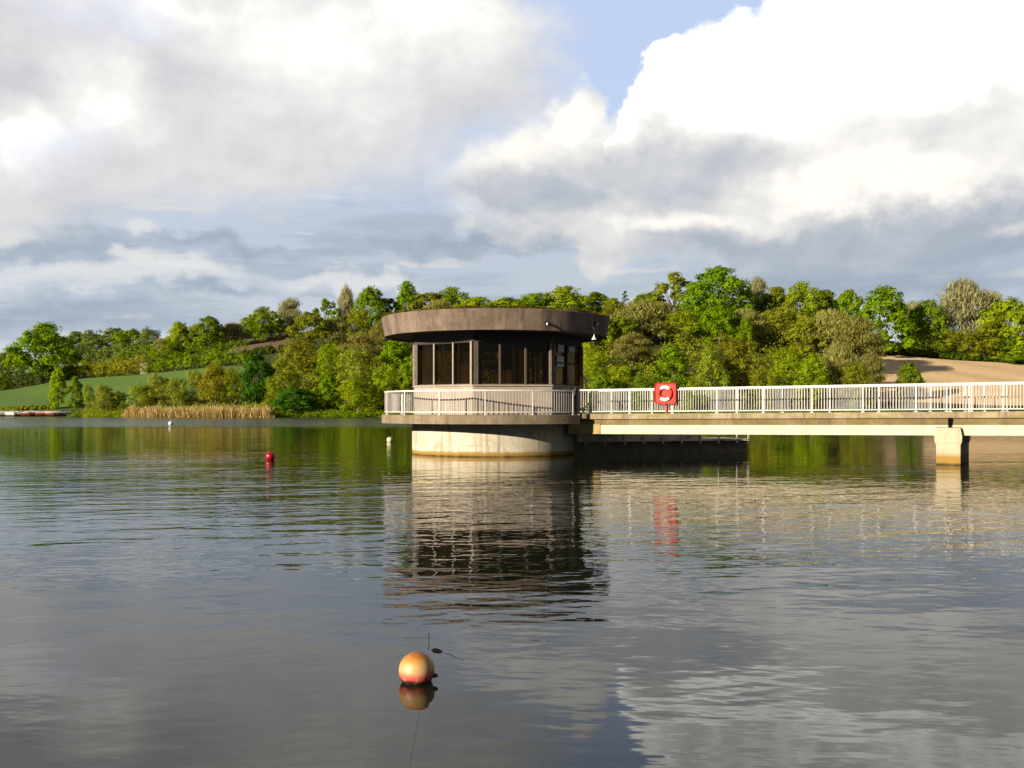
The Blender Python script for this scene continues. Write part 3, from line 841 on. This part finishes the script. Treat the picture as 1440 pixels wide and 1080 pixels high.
def railing(root, posts, path, ztop, zbot, zfoot, spacing, rail_w=0.055):
    """posts: [(x, y, dz)], path: dense [(x, y, dz)]; one mesh for the bars, one child per post"""
    tr = MB(); br = MB(); bl = MB()
    for (a_, b_) in zip(path[:-1], path[1:]):
        A, B = Vector(a_), Vector(b_)
        d = B - A; rz = math.atan2(d.y, d.x); L = d.length
        def bar(mb, z, h, w):
            n_ = Vector((-d.y, d.x, 0)).normalized() * w / 2
            p = []
            for zz in (-h / 2, h / 2):
                for (q, sgn) in ((A, -1), (B, -1), (B, 1), (A, 1)):
                    p.append((q.x + n_.x * sgn, q.y + n_.y * sgn, q.z + z + zz))
            mb.hexa(p)
        bar(tr, ztop, 0.06, 0.06); bar(br, zbot, 0.04, 0.035)
    # balusters evenly along the path
    acc = spacing * 0.5
    for (a_, b_) in zip(path[:-1], path[1:]):
        A, B = Vector(a_), Vector(b_); L = (B - A).length
        while acc < L:
            q = A.lerp(B, acc / L)
            bl.box((q.x, q.y, q.z + (ztop + zbot) / 2 - 0.005), (0.017, 0.017, ztop - zbot - 0.052), math.atan2((B - A).y, (B - A).x))
            acc += spacing
        acc -= L
    tr.build('top_rail', M_RAIL, root); br.build('bottom_rail', M_RAIL, root); bl.build('balusters', M_BARS, root)
    for (x, y, dz, rz) in posts:
        p = MB(); p.box((x, y, dz + (ztop + 0.03 + zfoot) / 2), (rail_w, 0.074, ztop + 0.03 - zfoot), rz)
        p.box((x, y, dz + zfoot + 0.012), (0.13, 0.13, 0.02), rz)
        p.build('post', M_RAIL, root)

def build_tower():
    root = empty('valve_tower', (TX, TY, 0))
    tag(root, 'round concrete water tower with windowed cabin and broad flat brown roof', 'tower')
    W = Matrix.Translation((-TX, -TY, 0))
    made = []
    def B(mb, name, m, parent=root, bevel=0.0):
        o = mb.build(name, m, parent, bevel)
        if parent is root: o.matrix_parent_inverse = W
        return o
    mb = MB(); mb.lathe([(3.9, -2.5), (3.9, 1.45)], (TX, TY, 0), 96)
    B(mb, 'column', M_COLUMN)
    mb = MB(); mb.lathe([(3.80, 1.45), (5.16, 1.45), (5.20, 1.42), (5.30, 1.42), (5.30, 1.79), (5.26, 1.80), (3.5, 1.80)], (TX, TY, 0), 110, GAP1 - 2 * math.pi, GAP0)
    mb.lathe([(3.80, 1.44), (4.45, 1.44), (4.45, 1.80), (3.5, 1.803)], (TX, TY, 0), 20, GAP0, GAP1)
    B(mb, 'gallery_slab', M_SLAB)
    # gallery railing
    rr = 5.15
    gr = empty('gallery_railing', (0, 0, 0), 0, root); gr.matrix_parent_inverse = W
    ths = [R(-4 + 22.4 * k) for k in range(-11, 3)]
    posts = [(*pol(rr, t, 0)[:2], 0, t) for t in ths]
    a0, a1 = GAP1 - 2 * math.pi + R(1), GAP0 - R(2)
    path = [pol(rr, a0 + (a1 - a0) * i / 100, 0) for i in range(101)]
    railing(gr, posts, path, 2.835, 1.925, 1.80, 0.125, 0.045)
    mb = MB(); q = pol(5.1, GAP0 - R(0.6), 0); mb.box((q[0], q[1], 2.35), (0.11, 0.11, 1.16), GAP0); mb.box((q[0], q[1], 2.95), (0.13, 0.13, 0.03), GAP0)
    B(mb, 'dark_post', M_DARK, root, 0.008)  # dark upright box with a cap where the gallery railing ends
    # cabin: seven sided
    TH = [R(-13 + 51.4286 * k) for k in range(7)]
    def poly_ring(mb, r0, r1, z0, z1):
        n = 7
        for k in range(n):
            a_, b_ = TH[k], TH[(k + 1) % n]
            mb.hexa([pol(r1, a_, z0), pol(r1, b_, z0), pol(r0, b_, z0), pol(r0, a_, z0), pol(r1, a_, z1), pol(r1, b_, z1), pol(r0, b_, z1), pol(r0, a_, z1)])
    mb = MB(); poly_ring(mb, 3.80, 4.06, 1.78, 3.04); B(mb, 'parapet_wall', M_PARAPET, root, 0.01)
    mb = MB(); poly_ring(mb, 3.76, 4.12, 3.04, 3.11); B(mb, 'sill', M_PARAPET, root, 0.012)
    mb = MB(); poly_ring(mb, 3.74, 4.04, 4.96, 5.42); B(mb, 'head_beam', M_DARK, root)
    for k in range(7):
        t = TH[k]
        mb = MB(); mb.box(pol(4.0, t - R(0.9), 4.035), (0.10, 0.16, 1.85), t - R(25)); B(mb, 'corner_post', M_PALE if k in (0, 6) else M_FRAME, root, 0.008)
        mb = MB(); mb.box(pol(3.96, t + R(1.6), 4.035), (0.19, 0.12, 1.85), t + R(25)); B(mb, 'jamb', M_BROWN, root, 0.008)
    # glazing
    for k in range(7):
        A, Bv = Vector(pol(3.93, TH[k], 0)), Vector(pol(3.93, TH[(k + 1) % 7], 0))
        d = (Bv - A); L = d.length; d.normalize(); nrm = Vector((d.y, -d.x, 0)); rz = math.atan2(d.y, d.x)
        wn = empty('window', (0, 0, 0), 0, root) if k != 1 else empty('door_screen', (0, 0, 0), 0, root)
        wn.matrix_parent_inverse = W
        nb = 3 if k != 1 else 2
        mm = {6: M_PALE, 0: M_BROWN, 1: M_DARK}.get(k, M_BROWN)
        for j in range(1, nb):
            q = A.lerp(Bv, j / nb) + nrm * 0.02
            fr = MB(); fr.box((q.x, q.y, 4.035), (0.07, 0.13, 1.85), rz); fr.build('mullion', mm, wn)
        q = A.lerp(Bv, 0.5)
        hd = MB(); hd.box((q.x, q.y, 3.128), (L - 0.2, 0.09, 0.035), rz); hd.build('bottom_bead', M_BROWN, wn)
        hd = MB(); hd.box((q.x, q.y, 4.945), (L - 0.2, 0.09, 0.035), rz); hd.build('head_bead', M_DARK, wn)
        if k == 1:
            fr = MB(); fr.box((q.x + nrm.x * .02, q.y + nrm.y * .02, 4.12), (L - .3, 0.06, 0.06), rz); fr.build('transom', mm, wn)
        for j in range(nb):
            a_, b_ = A.lerp(Bv, j / nb), A.lerp(Bv, (j + 1) / nb)
            q = (a_ + b_) / 2 - nrm * 0.03
            g = MB(); g.box((q.x, q.y, 4.035), (L / nb - 0.06, 0.012, 1.80), rz); g.build('pane', M_GLASS, wn)
        if k == 1:      # notices taped inside the dark screen facing the bridge
            for (px, py, pw, ph, m) in ((788.5, 488.5, 12, 13, M_PAPER), (804, 488.5, 12.5, 13, M_PAPER), (788, 508, 14, 14, M_PAPER), (783.5, 530.5, 7, 19, M_CARD)):
                u = (px - CX) / F
                # meet the sight line with the screen plane
                o3 = A + nrm * 0.0; tt = (o3.y * u - o3.x) / (d.x - d.y * u); P = o3 + d * tt
                sc_ = P.y / F
                nb_ = MB(); nb_.box((P.x + nrm.x * .012, P.y + nrm.y * .012, zat(py, P.y)), (pw * sc_ / abs(d.x) * 0.8, 0.004, ph * sc_), rz)
                nb_.build('notice', m, wn)
    # inside: floor, ceiling, stair core, blinds
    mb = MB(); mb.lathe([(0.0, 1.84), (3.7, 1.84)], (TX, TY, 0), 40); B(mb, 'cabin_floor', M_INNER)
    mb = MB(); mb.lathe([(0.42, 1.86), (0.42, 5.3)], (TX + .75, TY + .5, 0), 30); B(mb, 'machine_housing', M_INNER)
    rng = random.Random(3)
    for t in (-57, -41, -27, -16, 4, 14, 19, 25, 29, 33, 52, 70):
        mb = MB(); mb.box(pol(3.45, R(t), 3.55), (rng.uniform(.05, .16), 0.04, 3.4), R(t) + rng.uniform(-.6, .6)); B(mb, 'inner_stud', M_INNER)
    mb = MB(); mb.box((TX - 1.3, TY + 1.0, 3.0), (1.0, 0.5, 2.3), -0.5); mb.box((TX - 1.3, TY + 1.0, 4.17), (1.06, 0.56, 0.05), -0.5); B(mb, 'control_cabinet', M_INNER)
    # roof
    mb = MB(); mb.lathe([(0.0, 5.42), (4.95, 5.42), (4.95, 5.37), (5.17, 5.36), (5.31, 6.22), (5.27, 6.25), (4.8, 6.21), (0.0, 6.30)], (TX, TY, 0), 120)
    rf = B(mb, 'roof', M_FASCIA)
    rng = np.random.default_rng(9)
    n = 9000
    th = rng.uniform(-2.2, 2.2, n); rad = 5.25 - np.abs(rng.normal(size=n)) * 0.5
    dens = 0.35 + 0.65 * (np.sin(th * 3.1 + 0.6) * np.sin(th * 7.3) > -0.15)
    keep = rng.uniform(size=n) < dens; th, rad = th[keep], rad[keep]; n = len(th)
    pos = np.stack([TX + rad * np.sin(th), TY - rad * np.cos(th), 6.25 + rng.uniform(-.03, .11, n)], 1)
    v = cards(pos, rng.normal(size=(n, 3)) + np.array([0, 0, .4]), np.full(n, 0.13), rng, 1.6)
    o = bpy.data.objects.new('moss', card_mesh('moss', v, LEAF)); o.color = (0.115, 0.10, 0.009, 1); col.objects.link(o); o.parent = rf
    o['kind'] = 'stuff'
    # lamp under the eaves and two small fittings on the fascia
    lp = empty('lamp', (0, 0, 0), 0, root); lp.matrix_parent_inverse = W
    t = R(54.0); b0 = Vector(pol(5.28, t, 5.62)); b1 = Vector(pol(5.36, t, 5.58)); b2 = Vector(pol(5.36, t, 5.24))
    mb = MB(); mb.tube([b0, b1, b2], 0.028, 8); mb.build('bracket', M_WHITE, lp)
    mb = MB(); mb.lathe([(0.03, 0.16), (0.05, 0.12), (0.13, 0.0), (0.115, 0.0), (0.03, 0.10)], (b2.x, b2.y, 5.08), 20); mb.build('lamp_shade', M_WHITE, lp)
    for t, z in ((R(24.7), 5.62), (R(57), 5.78)):
        f = empty('camera_fitting', (0, 0, 0), 0, root); f.matrix_parent_inverse = W
        mb = MB(); mb.box(pol(5.27, t, z + 0.05), (0.07, 0.12, 0.10), t); mb.build('bracket', M_BLACK, f)
        mb = MB(); q = Vector(pol(5.36, t, z)); mb.tube([q + Vector((0, 0, .05)), q, q - Vector((0, 0, .045))], [0.03, 0.05, 0.025], 10); mb.build('lens_cover', M_WHITE, f)
build_tower()

# ------------------------------------------------------------------ footbridge
BA = R(27.3); BT = Vector((math.cos(BA), -math.sin(BA), 0)); BN = Vector((math.sin(BA), math.cos(BA), 0))
B0 = Vector((3.356, 43.5, 0)); BSLOPE = 0.0072; BRZ = -BA
def bp(s, o, z): 
    q = B0 + BT * s + BN * o
    return (q.x, q.y, z + BSLOPE * s)
def bbox(mb, s0, s1, o0, o1, z0, z1):
    mb.hexa([bp(s0, o0, z0), bp(s1, o0, z0), bp(s1, o1, z0), bp(s0, o1, z0), bp(s0, o0, z1), bp(s1, o0, z1), bp(s1, o1, z1), bp(s0, o1, z1)])

def build_bridge():
    root = empty('footbridge', bp(14.4, 0.9, 0)); W = Matrix.Translation(-root.location)
    tag(root, 'narrow concrete footbridge with cream girder and white railings leading to the tower', 'bridge')
    def B(mb, name, m, bevel=0.0):
        o = mb.build(name, m, root, bevel); o.matrix_parent_inverse = W; return o
    END = 31.0
    mb = MB(); bbox(mb, -0.45, END, -0.14, 1.94, 1.61, 1.845); B(mb, 'deck', M_DECK, 0.012)
    mb = MB(); bbox(mb, -1.2, -0.453, 0.5, 1.6, 1.66, 1.83); B(mb, 'threshold', M_DECK)
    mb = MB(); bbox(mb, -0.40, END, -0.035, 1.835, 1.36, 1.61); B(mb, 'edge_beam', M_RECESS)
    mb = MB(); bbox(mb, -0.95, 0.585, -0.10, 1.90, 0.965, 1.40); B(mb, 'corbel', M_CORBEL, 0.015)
    for o0, o1 in ((-0.085, 0.16), (1.64, 1.885)):
        for s0, s1 in ((0.59, 14.43), (14.47, END)):
            mb = MB(); bbox(mb, s0, s1, o0, o1, 0.968, 1.357); B(mb, 'girder', M_GIRDER, 0.008)
    for s0 in (14.02, 29.2):
        mb = MB()
        a_, b_ = s0, s0 + 0.82
        def ring(w, z): return [bp(a_ - w, -0.28 - w * .6, z), bp(b_ + w, -0.28 - w * .6, z), bp(b_ + w + .16, 2.4 + w * .6, z), bp(a_ - w + .16, 2.4 + w * .6, z)]
        prof = [(0.0, -2.5), (0.0, 0.62), (0.05, 0.74), (0.06, 0.95), (0.06, 0.962)]
        rs = [ring(w, z) for w, z in prof]
        for r0, r1 in zip(rs[:-1], rs[1:]):
            mb.add(r0 + r1, [(0, 1, 5, 4), (1, 2, 6, 5), (2, 3, 7, 6), (3, 0, 4, 7)])
        mb.add(rs[-1], [(0, 1, 2, 3)])
        # upstand in front of the girder ends
        mb.hexa([bp(a_ - .05, -0.31, 0.963), bp(b_ + .05, -0.31, 0.963), bp(b_ + .05, -0.10, 0.963), bp(a_ - .05, -0.10, 0.963), bp(a_, -0.29, 1.25), bp(b_, -0.29, 1.25), bp(b_, -0.10, 1.28), bp(a_, -0.10, 1.28)])
        B(mb, 'pier', M_PIER)
        mb = MB(); mb.tube([bp(s0 + .46, -0.20, 1.24), bp(s0 + .44, -0.19, 1.45), bp(s0 + .46, -0.16, 1.62)], [0.05, 0.05, 0.06], 8); B(mb, 'gap_tube', M_BLACK)  # black tube added to draw the dark gap between the beams
    for o, ph in ((0.0, 0.0), (1.80, 0.365)):
        gr = empty('railing', (0, 0, 0), 0, root); gr.matrix_parent_inverse = W
        posts = []
        k = 0
        while ph + 1.9 * k < END - .2:
            s_ = ph + 1.9 * k; q = bp(s_, o, 0); posts.append((q[0], q[1], q[2], BRZ)); k += 1
        for s_ in (14.36,) if o == 0 else (14.9, 16.2):
            q = bp(s_, o, 0); posts.append((q[0], q[1], q[2], BRZ)); q = bp(s_ + .13, o, 0); posts.append((q[0], q[1], q[2], BRZ))
        path = [bp(-0.42 + (END + .4) * i / 12, o, 0) for i in range(13)]
        railing(gr, posts, path, 2.885, 1.94, 1.845, 0.110, 0.048)
build_bridge()

def build_stage():
    A = Vector((3.0, 44.75, 0)); D = Vector((0.960, 0.278, 0)); N = Vector((-0.278, 0.960, 0)); L = 8.6
    rz = math.atan2(D.y, D.x)
    root = empty('landing_stage', A); W = Matrix.Translation(-A)
    tag(root, 'low dark landing stage with white rail posts behind the footbridge', 'landing stage')
    def P(s, o, z): q = A + D * s + N * o; return (q.x, q.y, z)
    def bx(mb, s0, s1, o0, o1, z0, z1):
        mb.hexa([P(s0, o0, z0), P(s1, o0, z0), P(s1, o1, z0), P(s0, o1, z0), P(s0, o0, z1), P(s1, o0, z1), P(s1, o1, z1), P(s0, o1, z1)])
    def B(mb, name, m, bevel=0.0): o = mb.build(name, m, root, bevel); o.matrix_parent_inverse = W; return o
    mb = MB(); bx(mb, -0.2, L, 0.30, 2.6, -2.5, 0.56); B(mb, 'platform', M_STAGE, 0.02)
    mb = MB(); bx(mb, 0.0, L - 2.5, 0.0, 2.4, 0.563, 0.98); B(mb, 'upper_deck', M_STAGEWALL, 0.02)
    mb = MB(); bx(mb, L - 2.49, L, 0.05, 2.4, 0.563, 0.66); B(mb, 'lower_deck', M_STAGEWALL, 0.01)
    gr = empty('railing', (0, 0, 0), 0, root); gr.matrix_parent_inverse = W
    posts = [(*P(s, -0.05, 0)[:2], 0, rz) for s in (0.3, 1.25, 2.2, 3.15, 4.1, 5.05, 6.0, 6.95, 7.9, 8.5)]
    railing(gr, posts, [P(0.1, -.05, 0), P(L - .05, -.05, 0)], 1.56, 1.04, 0.46, 0.475)
build_stage()

def build_lifebuoy():
    s = 3.55
    c = bp(s, -0.15, 2.68)
    root = empty('lifebuoy_housing', bp(s, -0.15, 1.845), BRZ)
    tag(root, 'red square lifebuoy housing with white ringed buoy on the bridge railing', 'lifebuoy')
    zc = c[2] - root.location.z
    mb = MB()
    w, h, dp, rd = 0.94, 0.90, 0.18, 0.13
    pts = []
    for (cx_, cz_, a_) in ((w / 2 - rd, h / 2 - rd, 0), (-w / 2 + rd, h / 2 - rd, 90), (-w / 2 + rd, -h / 2 + rd, 180), (w / 2 - rd, -h / 2 + rd, 270)):
        for k in range(6):
            t = R(a_ + 18 * k); pts.append((cx_ + rd * math.cos(t), cz_ + rd * math.sin(t)))
    n = len(pts)
    v = [(x, -dp / 2, zc + z) for x, z in pts] + [(x, dp / 2, zc + z) for x, z in pts] + [(x * .88, -dp / 2 + .05, zc + z * .88) for x, z in pts]
    f = [(i, i + n, (i + 1) % n + n, (i + 1) % n) for i in range(n)] + [tuple(range(n, 2 * n))] + [(i, (i + 1) % n, (i + 1) % n + 2 * n, i + 2 * n) for i in range(n)] + [tuple(reversed(range(2 * n, 3 * n)))]
    mb.add(v, f); mb.build('housing', M_RED, root)
    mb = MB(); mb.box((0, 0.075, 0.24), (0.07, 0.03, 0.44)); mb.build('stand', M_RED, root)
    ring = empty('ring', (0, -0.075, zc), 0, root)
    def arc(a0, a1, m, name):
        mb = MB(); k = 14
        mb.tube([(0.26 * math.cos(R(a0 + (a1 - a0) * i / k)), 0, 0.265 * math.sin(R(a0 + (a1 - a0) * i / k))) for i in range(k + 1)], 0.075, 10)
        mb.build(name, m, ring)
    for a_ in (45, 225): arc(a_, a_ + 90, M_WHITE, 'white_band')
    for a_ in (-45, 135): arc(a_ + .2, a_ + 89.8, M_RED, 'red_band')
build_lifebuoy()

# ------------------------------------------------------------------ buoys
def buoy(name, px, yw, dia, sink, m, label, knob=None, group=None, parts=()):
    Y = EYE * F / (yw - HY); r = dia / 2
    o = empty(name, (at(px, Y), Y, 0)); tag(o, label, 'buoy', group)
    mb = MB(); k = 28
    prof = [(max(0.0005, r * math.sin(math.pi * i / k)), -r * math.cos(math.pi * i / k)) for i in range(k + 1)]
    mb.lathe(prof, (0, 0, r - sink), 40); mb.build('float', m, o)
    if knob:
        a_ = R(knob); q = Vector((math.cos(a_) * r * .95, math.sin(a_) * r * .95, r * .36)); e_ = Vector((math.cos(a_), math.sin(a_), 0.1))
        mb = MB(); mb.tube([q, q + e_ * r * .12, q + e_ * r * .24, q + e_ * r * .27], [r * .13, r * .12, r * .09, r * .02], 10); mb.build('lug', M_DARKRED, o)
    return o
M_DARKRED = simple('dark_red_plastic', (0.106, 0.008, 0.010), 0.5)
def faded():
    m, b = mat('faded_buoy_plastic')
    x, y, z = sep(objco())
    n = noise(objco(), 9, 5); n2 = noise(objco(), 40, 4)
    w = z + (n - 0.5) * 0.045
    c = ramp((w * 4.6).clamp(), [(0.0, (0.013, 0.008, 0.007)), (0.10, (0.033, 0.010, 0.008)), (0.15, (0.40, 0.045, 0.035)), (0.30, (0.45, 0.12, 0.07)), (0.45, (0.48, 0.28, 0.13)), (0.66, (0.46, 0.27, 0.09)), (0.86, (0.38, 0.145, 0.018)), (1.0, (0.30, 0.09, 0.008))])
    c = mixc(n2.ss(0.5, 0.75) * 0.35, c, (0.28, 0.15, 0.055))
    c = mixc(noise(objco(), 16, 6, 0.7).ss(0.56, 0.66) * 0.5, c, (0.17, 0.08, 0.033))
    c = mixc(noise(scaled(objco(), (30, 30, 6)), 1.0, 4).ss(0.58, 0.7) * 0.4, c, (0.48, 0.34, 0.19))
    setp(b, c, 0.48); bump(b, n2, 0.1, 0.01)
    return m
buoy('mooring_buoy', 586, 958, 0.268, 0.050, faded(), 'faded orange ball buoy floating close by, the largest', knob=-10)
buoy('mooring_buoy', 380, 647, 0.40, 0.05, simple('wine_red_plastic', (0.238, 0.008, 0.009), 0.32), 'small dark red buoy in front of the left wood reflection')
buoy('mooring_buoy', 548, 621.5, 0.38, 0.06, simple('cream_plastic', (0.488, 0.449, 0.330), 0.5), 'cream ball buoy floating just left of the tower')
buoy('mooring_buoy', 240, 597.5, 0.62, 0.12, simple('white_plastic', (0.515, 0.508, 0.488), 0.5), 'tiny white buoy far off in front of the reed bed')

def flotsam():
    def w(px, py): Y = EYE * F / (py - HY); return Vector((at(px, Y), Y, 0))
    mb = MB(); a_ = w(607, 914); b_ = w(622, 917)
    mb.tube([a_, a_.lerp(b_, .3) + Vector((0, 0, .004)), a_.lerp(b_, .7) + Vector((0, 0, .004)), b_], [0.006, 0.018, 0.017, 0.005], 8)
    o = mb.build('driftwood', M_BLACK); tag(o, 'short black piece of driftwood behind the orange buoy', 'driftwood')
    mb = MB(); mb.tube([w(624, 918), w(636, 922) + Vector((0, 0, .002)), w(644, 926), w(652, 928)], 0.0016, 5)
    o = mb.build('floating_line', M_BLACK); tag(o, 'thin dark line trailing right from the driftwood', 'rope')
    mb = MB(); q = w(603, 902); mb.tube([q - Vector((0, 0, .05)), q + Vector((0.002, 0, .05)), q + Vector((-0.002, 0, .075))], [0.005, 0.004, 0.003], 6)
    o = mb.build('twig', M_BLACK); tag(o, 'thin upright twig sticking out of the water behind the buoy', 'twig')
    mb = MB(); mb.tube([w(590, 1000), w(586, 1025), w(581, 1050), w(576, 1078)], 0.0009, 5)
    o = mb.build('mooring_line', M_BLACK); tag(o, 'faint thin line lying on the water in front of the orange buoy', 'rope')
flotsam()

# ------------------------------------------------------------------ dinghies drawn up on the left shore
def dinghies():
    N = 13
    def hull():
        st = []
        for i in range(N):
            t = i / (N - 1); x = -2.1 + 4.2 * t
            hb = 0.78 * (math.sin(math.pi * min(1, 0.20 + 0.80 * (1 - t))) ** 0.55 if t > .35 else 0.90 + 0.10 * t / .35)
            if i == N - 1: hb = 0.03
            zk = 0.0 + 0.30 * max(0, t - .6) ** 2 * 4; zs = 0.52 + 0.18 * t * t
            st.append([(x, -hb, zs), (x, -hb * .92, zk + (zs - zk) * .45), (x, -hb * .55, zk + .06), (x, 0, zk), (x, hb * .55, zk + .06), (x, hb * .92, zk + (zs - zk) * .45), (x, hb, zs)])
        return st
    st = hull()
    v = [p for r in st for p in r]
    f = [(i * 7 + k, (i + 1) * 7 + k, (i + 1) * 7 + k + 1, i * 7 + k + 1) for i in range(N - 1) for k in range(6)] + [tuple(range(7))]
    hb = MB(); hb.add(v, f, True)
    dv = []
    for r in st:
        a_, b_ = Vector(r[0]), Vector(r[6])
        dv += [a_ + Vector((0, -.02, .01)), (a_ + b_) / 2 + Vector((0, 0, .16)), b_ + Vector((0, .02, .01))]
    cb = MB(); cb.add(dv, [(i * 3 + k, i * 3 + k + 1, (i + 1) * 3 + k + 1, (i + 1) * 3 + k) for i in range(N - 1) for k in range(2)] + [(0, 1, 2)], True)
    gb = MB()
    for s_ in (0, 6): gb.tube([Vector(r[s_]) for r in st], 0.035, 6)
    mats = dict(white=simple('white_hull', (0.488, 0.469, 0.436), 0.4), pink=simple('pinkish_cover', (0.363, 0.224, 0.172), 0.7), red=simple('brick_red_hull', (0.145, 0.033, 0.023), 0.5),
                tan=simple('tan_cover', (0.304, 0.224, 0.125), 0.8), navy=simple('navy_hull', (0.020, 0.023, 0.046), 0.5), cream=simple('cream_cover', (0.436, 0.396, 0.317), 0.8))
    hm, cm_, gm = (b_.build(n_, None) for b_, n_ in ((hb, 'hull'), (cb, 'cover'), (gb, 'gunwale')))
    meshes = [(o.data, o.name) for o in (hm, cm_, gm)]
    for o in (hm, cm_, gm): bpy.data.objects.remove(o)
    rows = [(-6, 0, 'white', 'white', 'white covered dinghy cut off by the left picture edge'), (8, 5, 'white', 'white', 'all white dinghy second from the left in the row'), (21, -6, 'white', 'cream', 'white dinghy with cream cover, third from the left'),
            (33, 8, 'white', 'white', 'white dinghy next to the red-hulled boats'), (44, -4, 'red', 'cream', 'first red-hulled dinghy from the left with cream cover'), (55, 6, 'red', 'pink', 'red-hulled dinghy with pinkish cover in mid row'),
            (66, 0, 'red', 'cream', 'red-hulled dinghy with pale cover right of the pinkish one'), (77, -7, 'red', 'tan', 'red-hulled dinghy with tan cover, last red one'), (90, 4, 'navy', 'navy', 'dark navy dinghy at the right end of the row')]
    for px, rot, hc, cc, lab in rows:
        u = (px - CX) / F; Y = shore(u) + 3.2 + rot * .08
        o = empty('dinghy', (at(px, Y), Y, ground(at(px, Y), Y) + 0.12), R(rot * 4)); tag(o, lab, 'dinghy', 'dinghies drawn up on the left shore')
        for (me, nm), mk in zip(meshes, (hc, cc, 'white')):
            q = bpy.data.objects.new(nm, me.copy()); q.scale = (1.35, 1.5, 1.75); q.data.materials.clear(); q.data.materials.append(mats[mk])
            q.parent = o; col.objects.link(q)
dinghies()

# ------------------------------------------------------------------ far buildings
def house(name, px, Y, w, d, h, rh, mw, mr, label, cat, win=2, rz=0.0):
    X = at(px, Y); o = empty(name, (X, Y, ground(X, Y) + .1), rz); tag(o, label, cat)
    mb = MB(); mb.box((0, 0, h / 2 - .3), (w, d, h + .6)); 
    mb.add([(-w / 2, -d / 2, h), (-w / 2, d / 2, h), (-w / 2, 0, h + rh)], [(0, 1, 2)]); mb.add([(w / 2, -d / 2, h), (w / 2, d / 2, h), (w / 2, 0, h + rh)], [(0, 2, 1)])
    mb.build('wall', mw, o)
    mb = MB()
    for sg in (-1, 1):
        mb.hexa([(-w / 2 - .3, sg * (d / 2 + .3), h - .1), (w / 2 + .3, sg * (d / 2 + .3), h - .1), (w / 2 + .3, sg * .01, h + rh + .02), (-w / 2 - .3, sg * .01, h + rh + .02),
                 (-w / 2 - .3, sg * (d / 2 + .3), h + .08), (w / 2 + .3, sg * (d / 2 + .3), h + .08), (w / 2 + .3, sg * .01, h + rh + .2), (-w / 2 - .3, sg * .01, h + rh + .2)])
    mb.build('roof', mr, o)
    for k in range(win):
        x = -w / 2 + w * (k + .5) / win
        mb = MB(); mb.box((x, -d / 2 - .02, h * .62), (0.95, 0.06, 1.1)); wn = mb.build('window', M_WHITE, o)
        mb = MB(); mb.box((x, -d / 2 - .056, h * .62), (0.78, 0.02, 0.94)); mb.build('pane', M_DARK, wn)
    mb = MB(); mb.box((w * .31 if win else 0, -d / 2 - .03, 1.0), (0.95, 0.06, 2.0)); mb.build('door', M_FRAME, o)
house('house', 232, 462, 7.2, 6, 5.2, 2.6, simple('pink_render', (0.343, 0.264, 0.218), 0.9, 0.1), simple('clay_tiles', (0.145, 0.066, 0.043), 0.9, 0.3), 'pale pinkish house among the trees on the left skyline', 'house', 3, 0.25)
house('shed', 203, 394, 2.8, 3.0, 2.8, 1.2, simple('pale_boards', (0.396, 0.356, 0.304), 0.9, 0.1), simple('pale_sheet_roof', (0.330, 0.310, 0.277), 0.7, 0.15), 'small pale shed at the right end of the brown-green hedge', 'shed', 0, 0.2)

# ------------------------------------------------------------------ render settings
sc.render.engine = 'CYCLES'
sc.view_settings.view_transform = 'Standard'; sc.view_settings.look = 'None'
sc.view_settings.exposure = 1.1; sc.view_settings.gamma = 1.0
cy = sc.cycles
cy.max_bounces = 7; cy.diffuse_bounces = 2; cy.glossy_bounces = 3; cy.transmission_bounces = 4; cy.transparent_max_bounces = 12
cy.use_denoising = True
cy.sample_clamp_indirect = 6.0
cy.caustics_reflective = False; cy.caustics_refractive = False
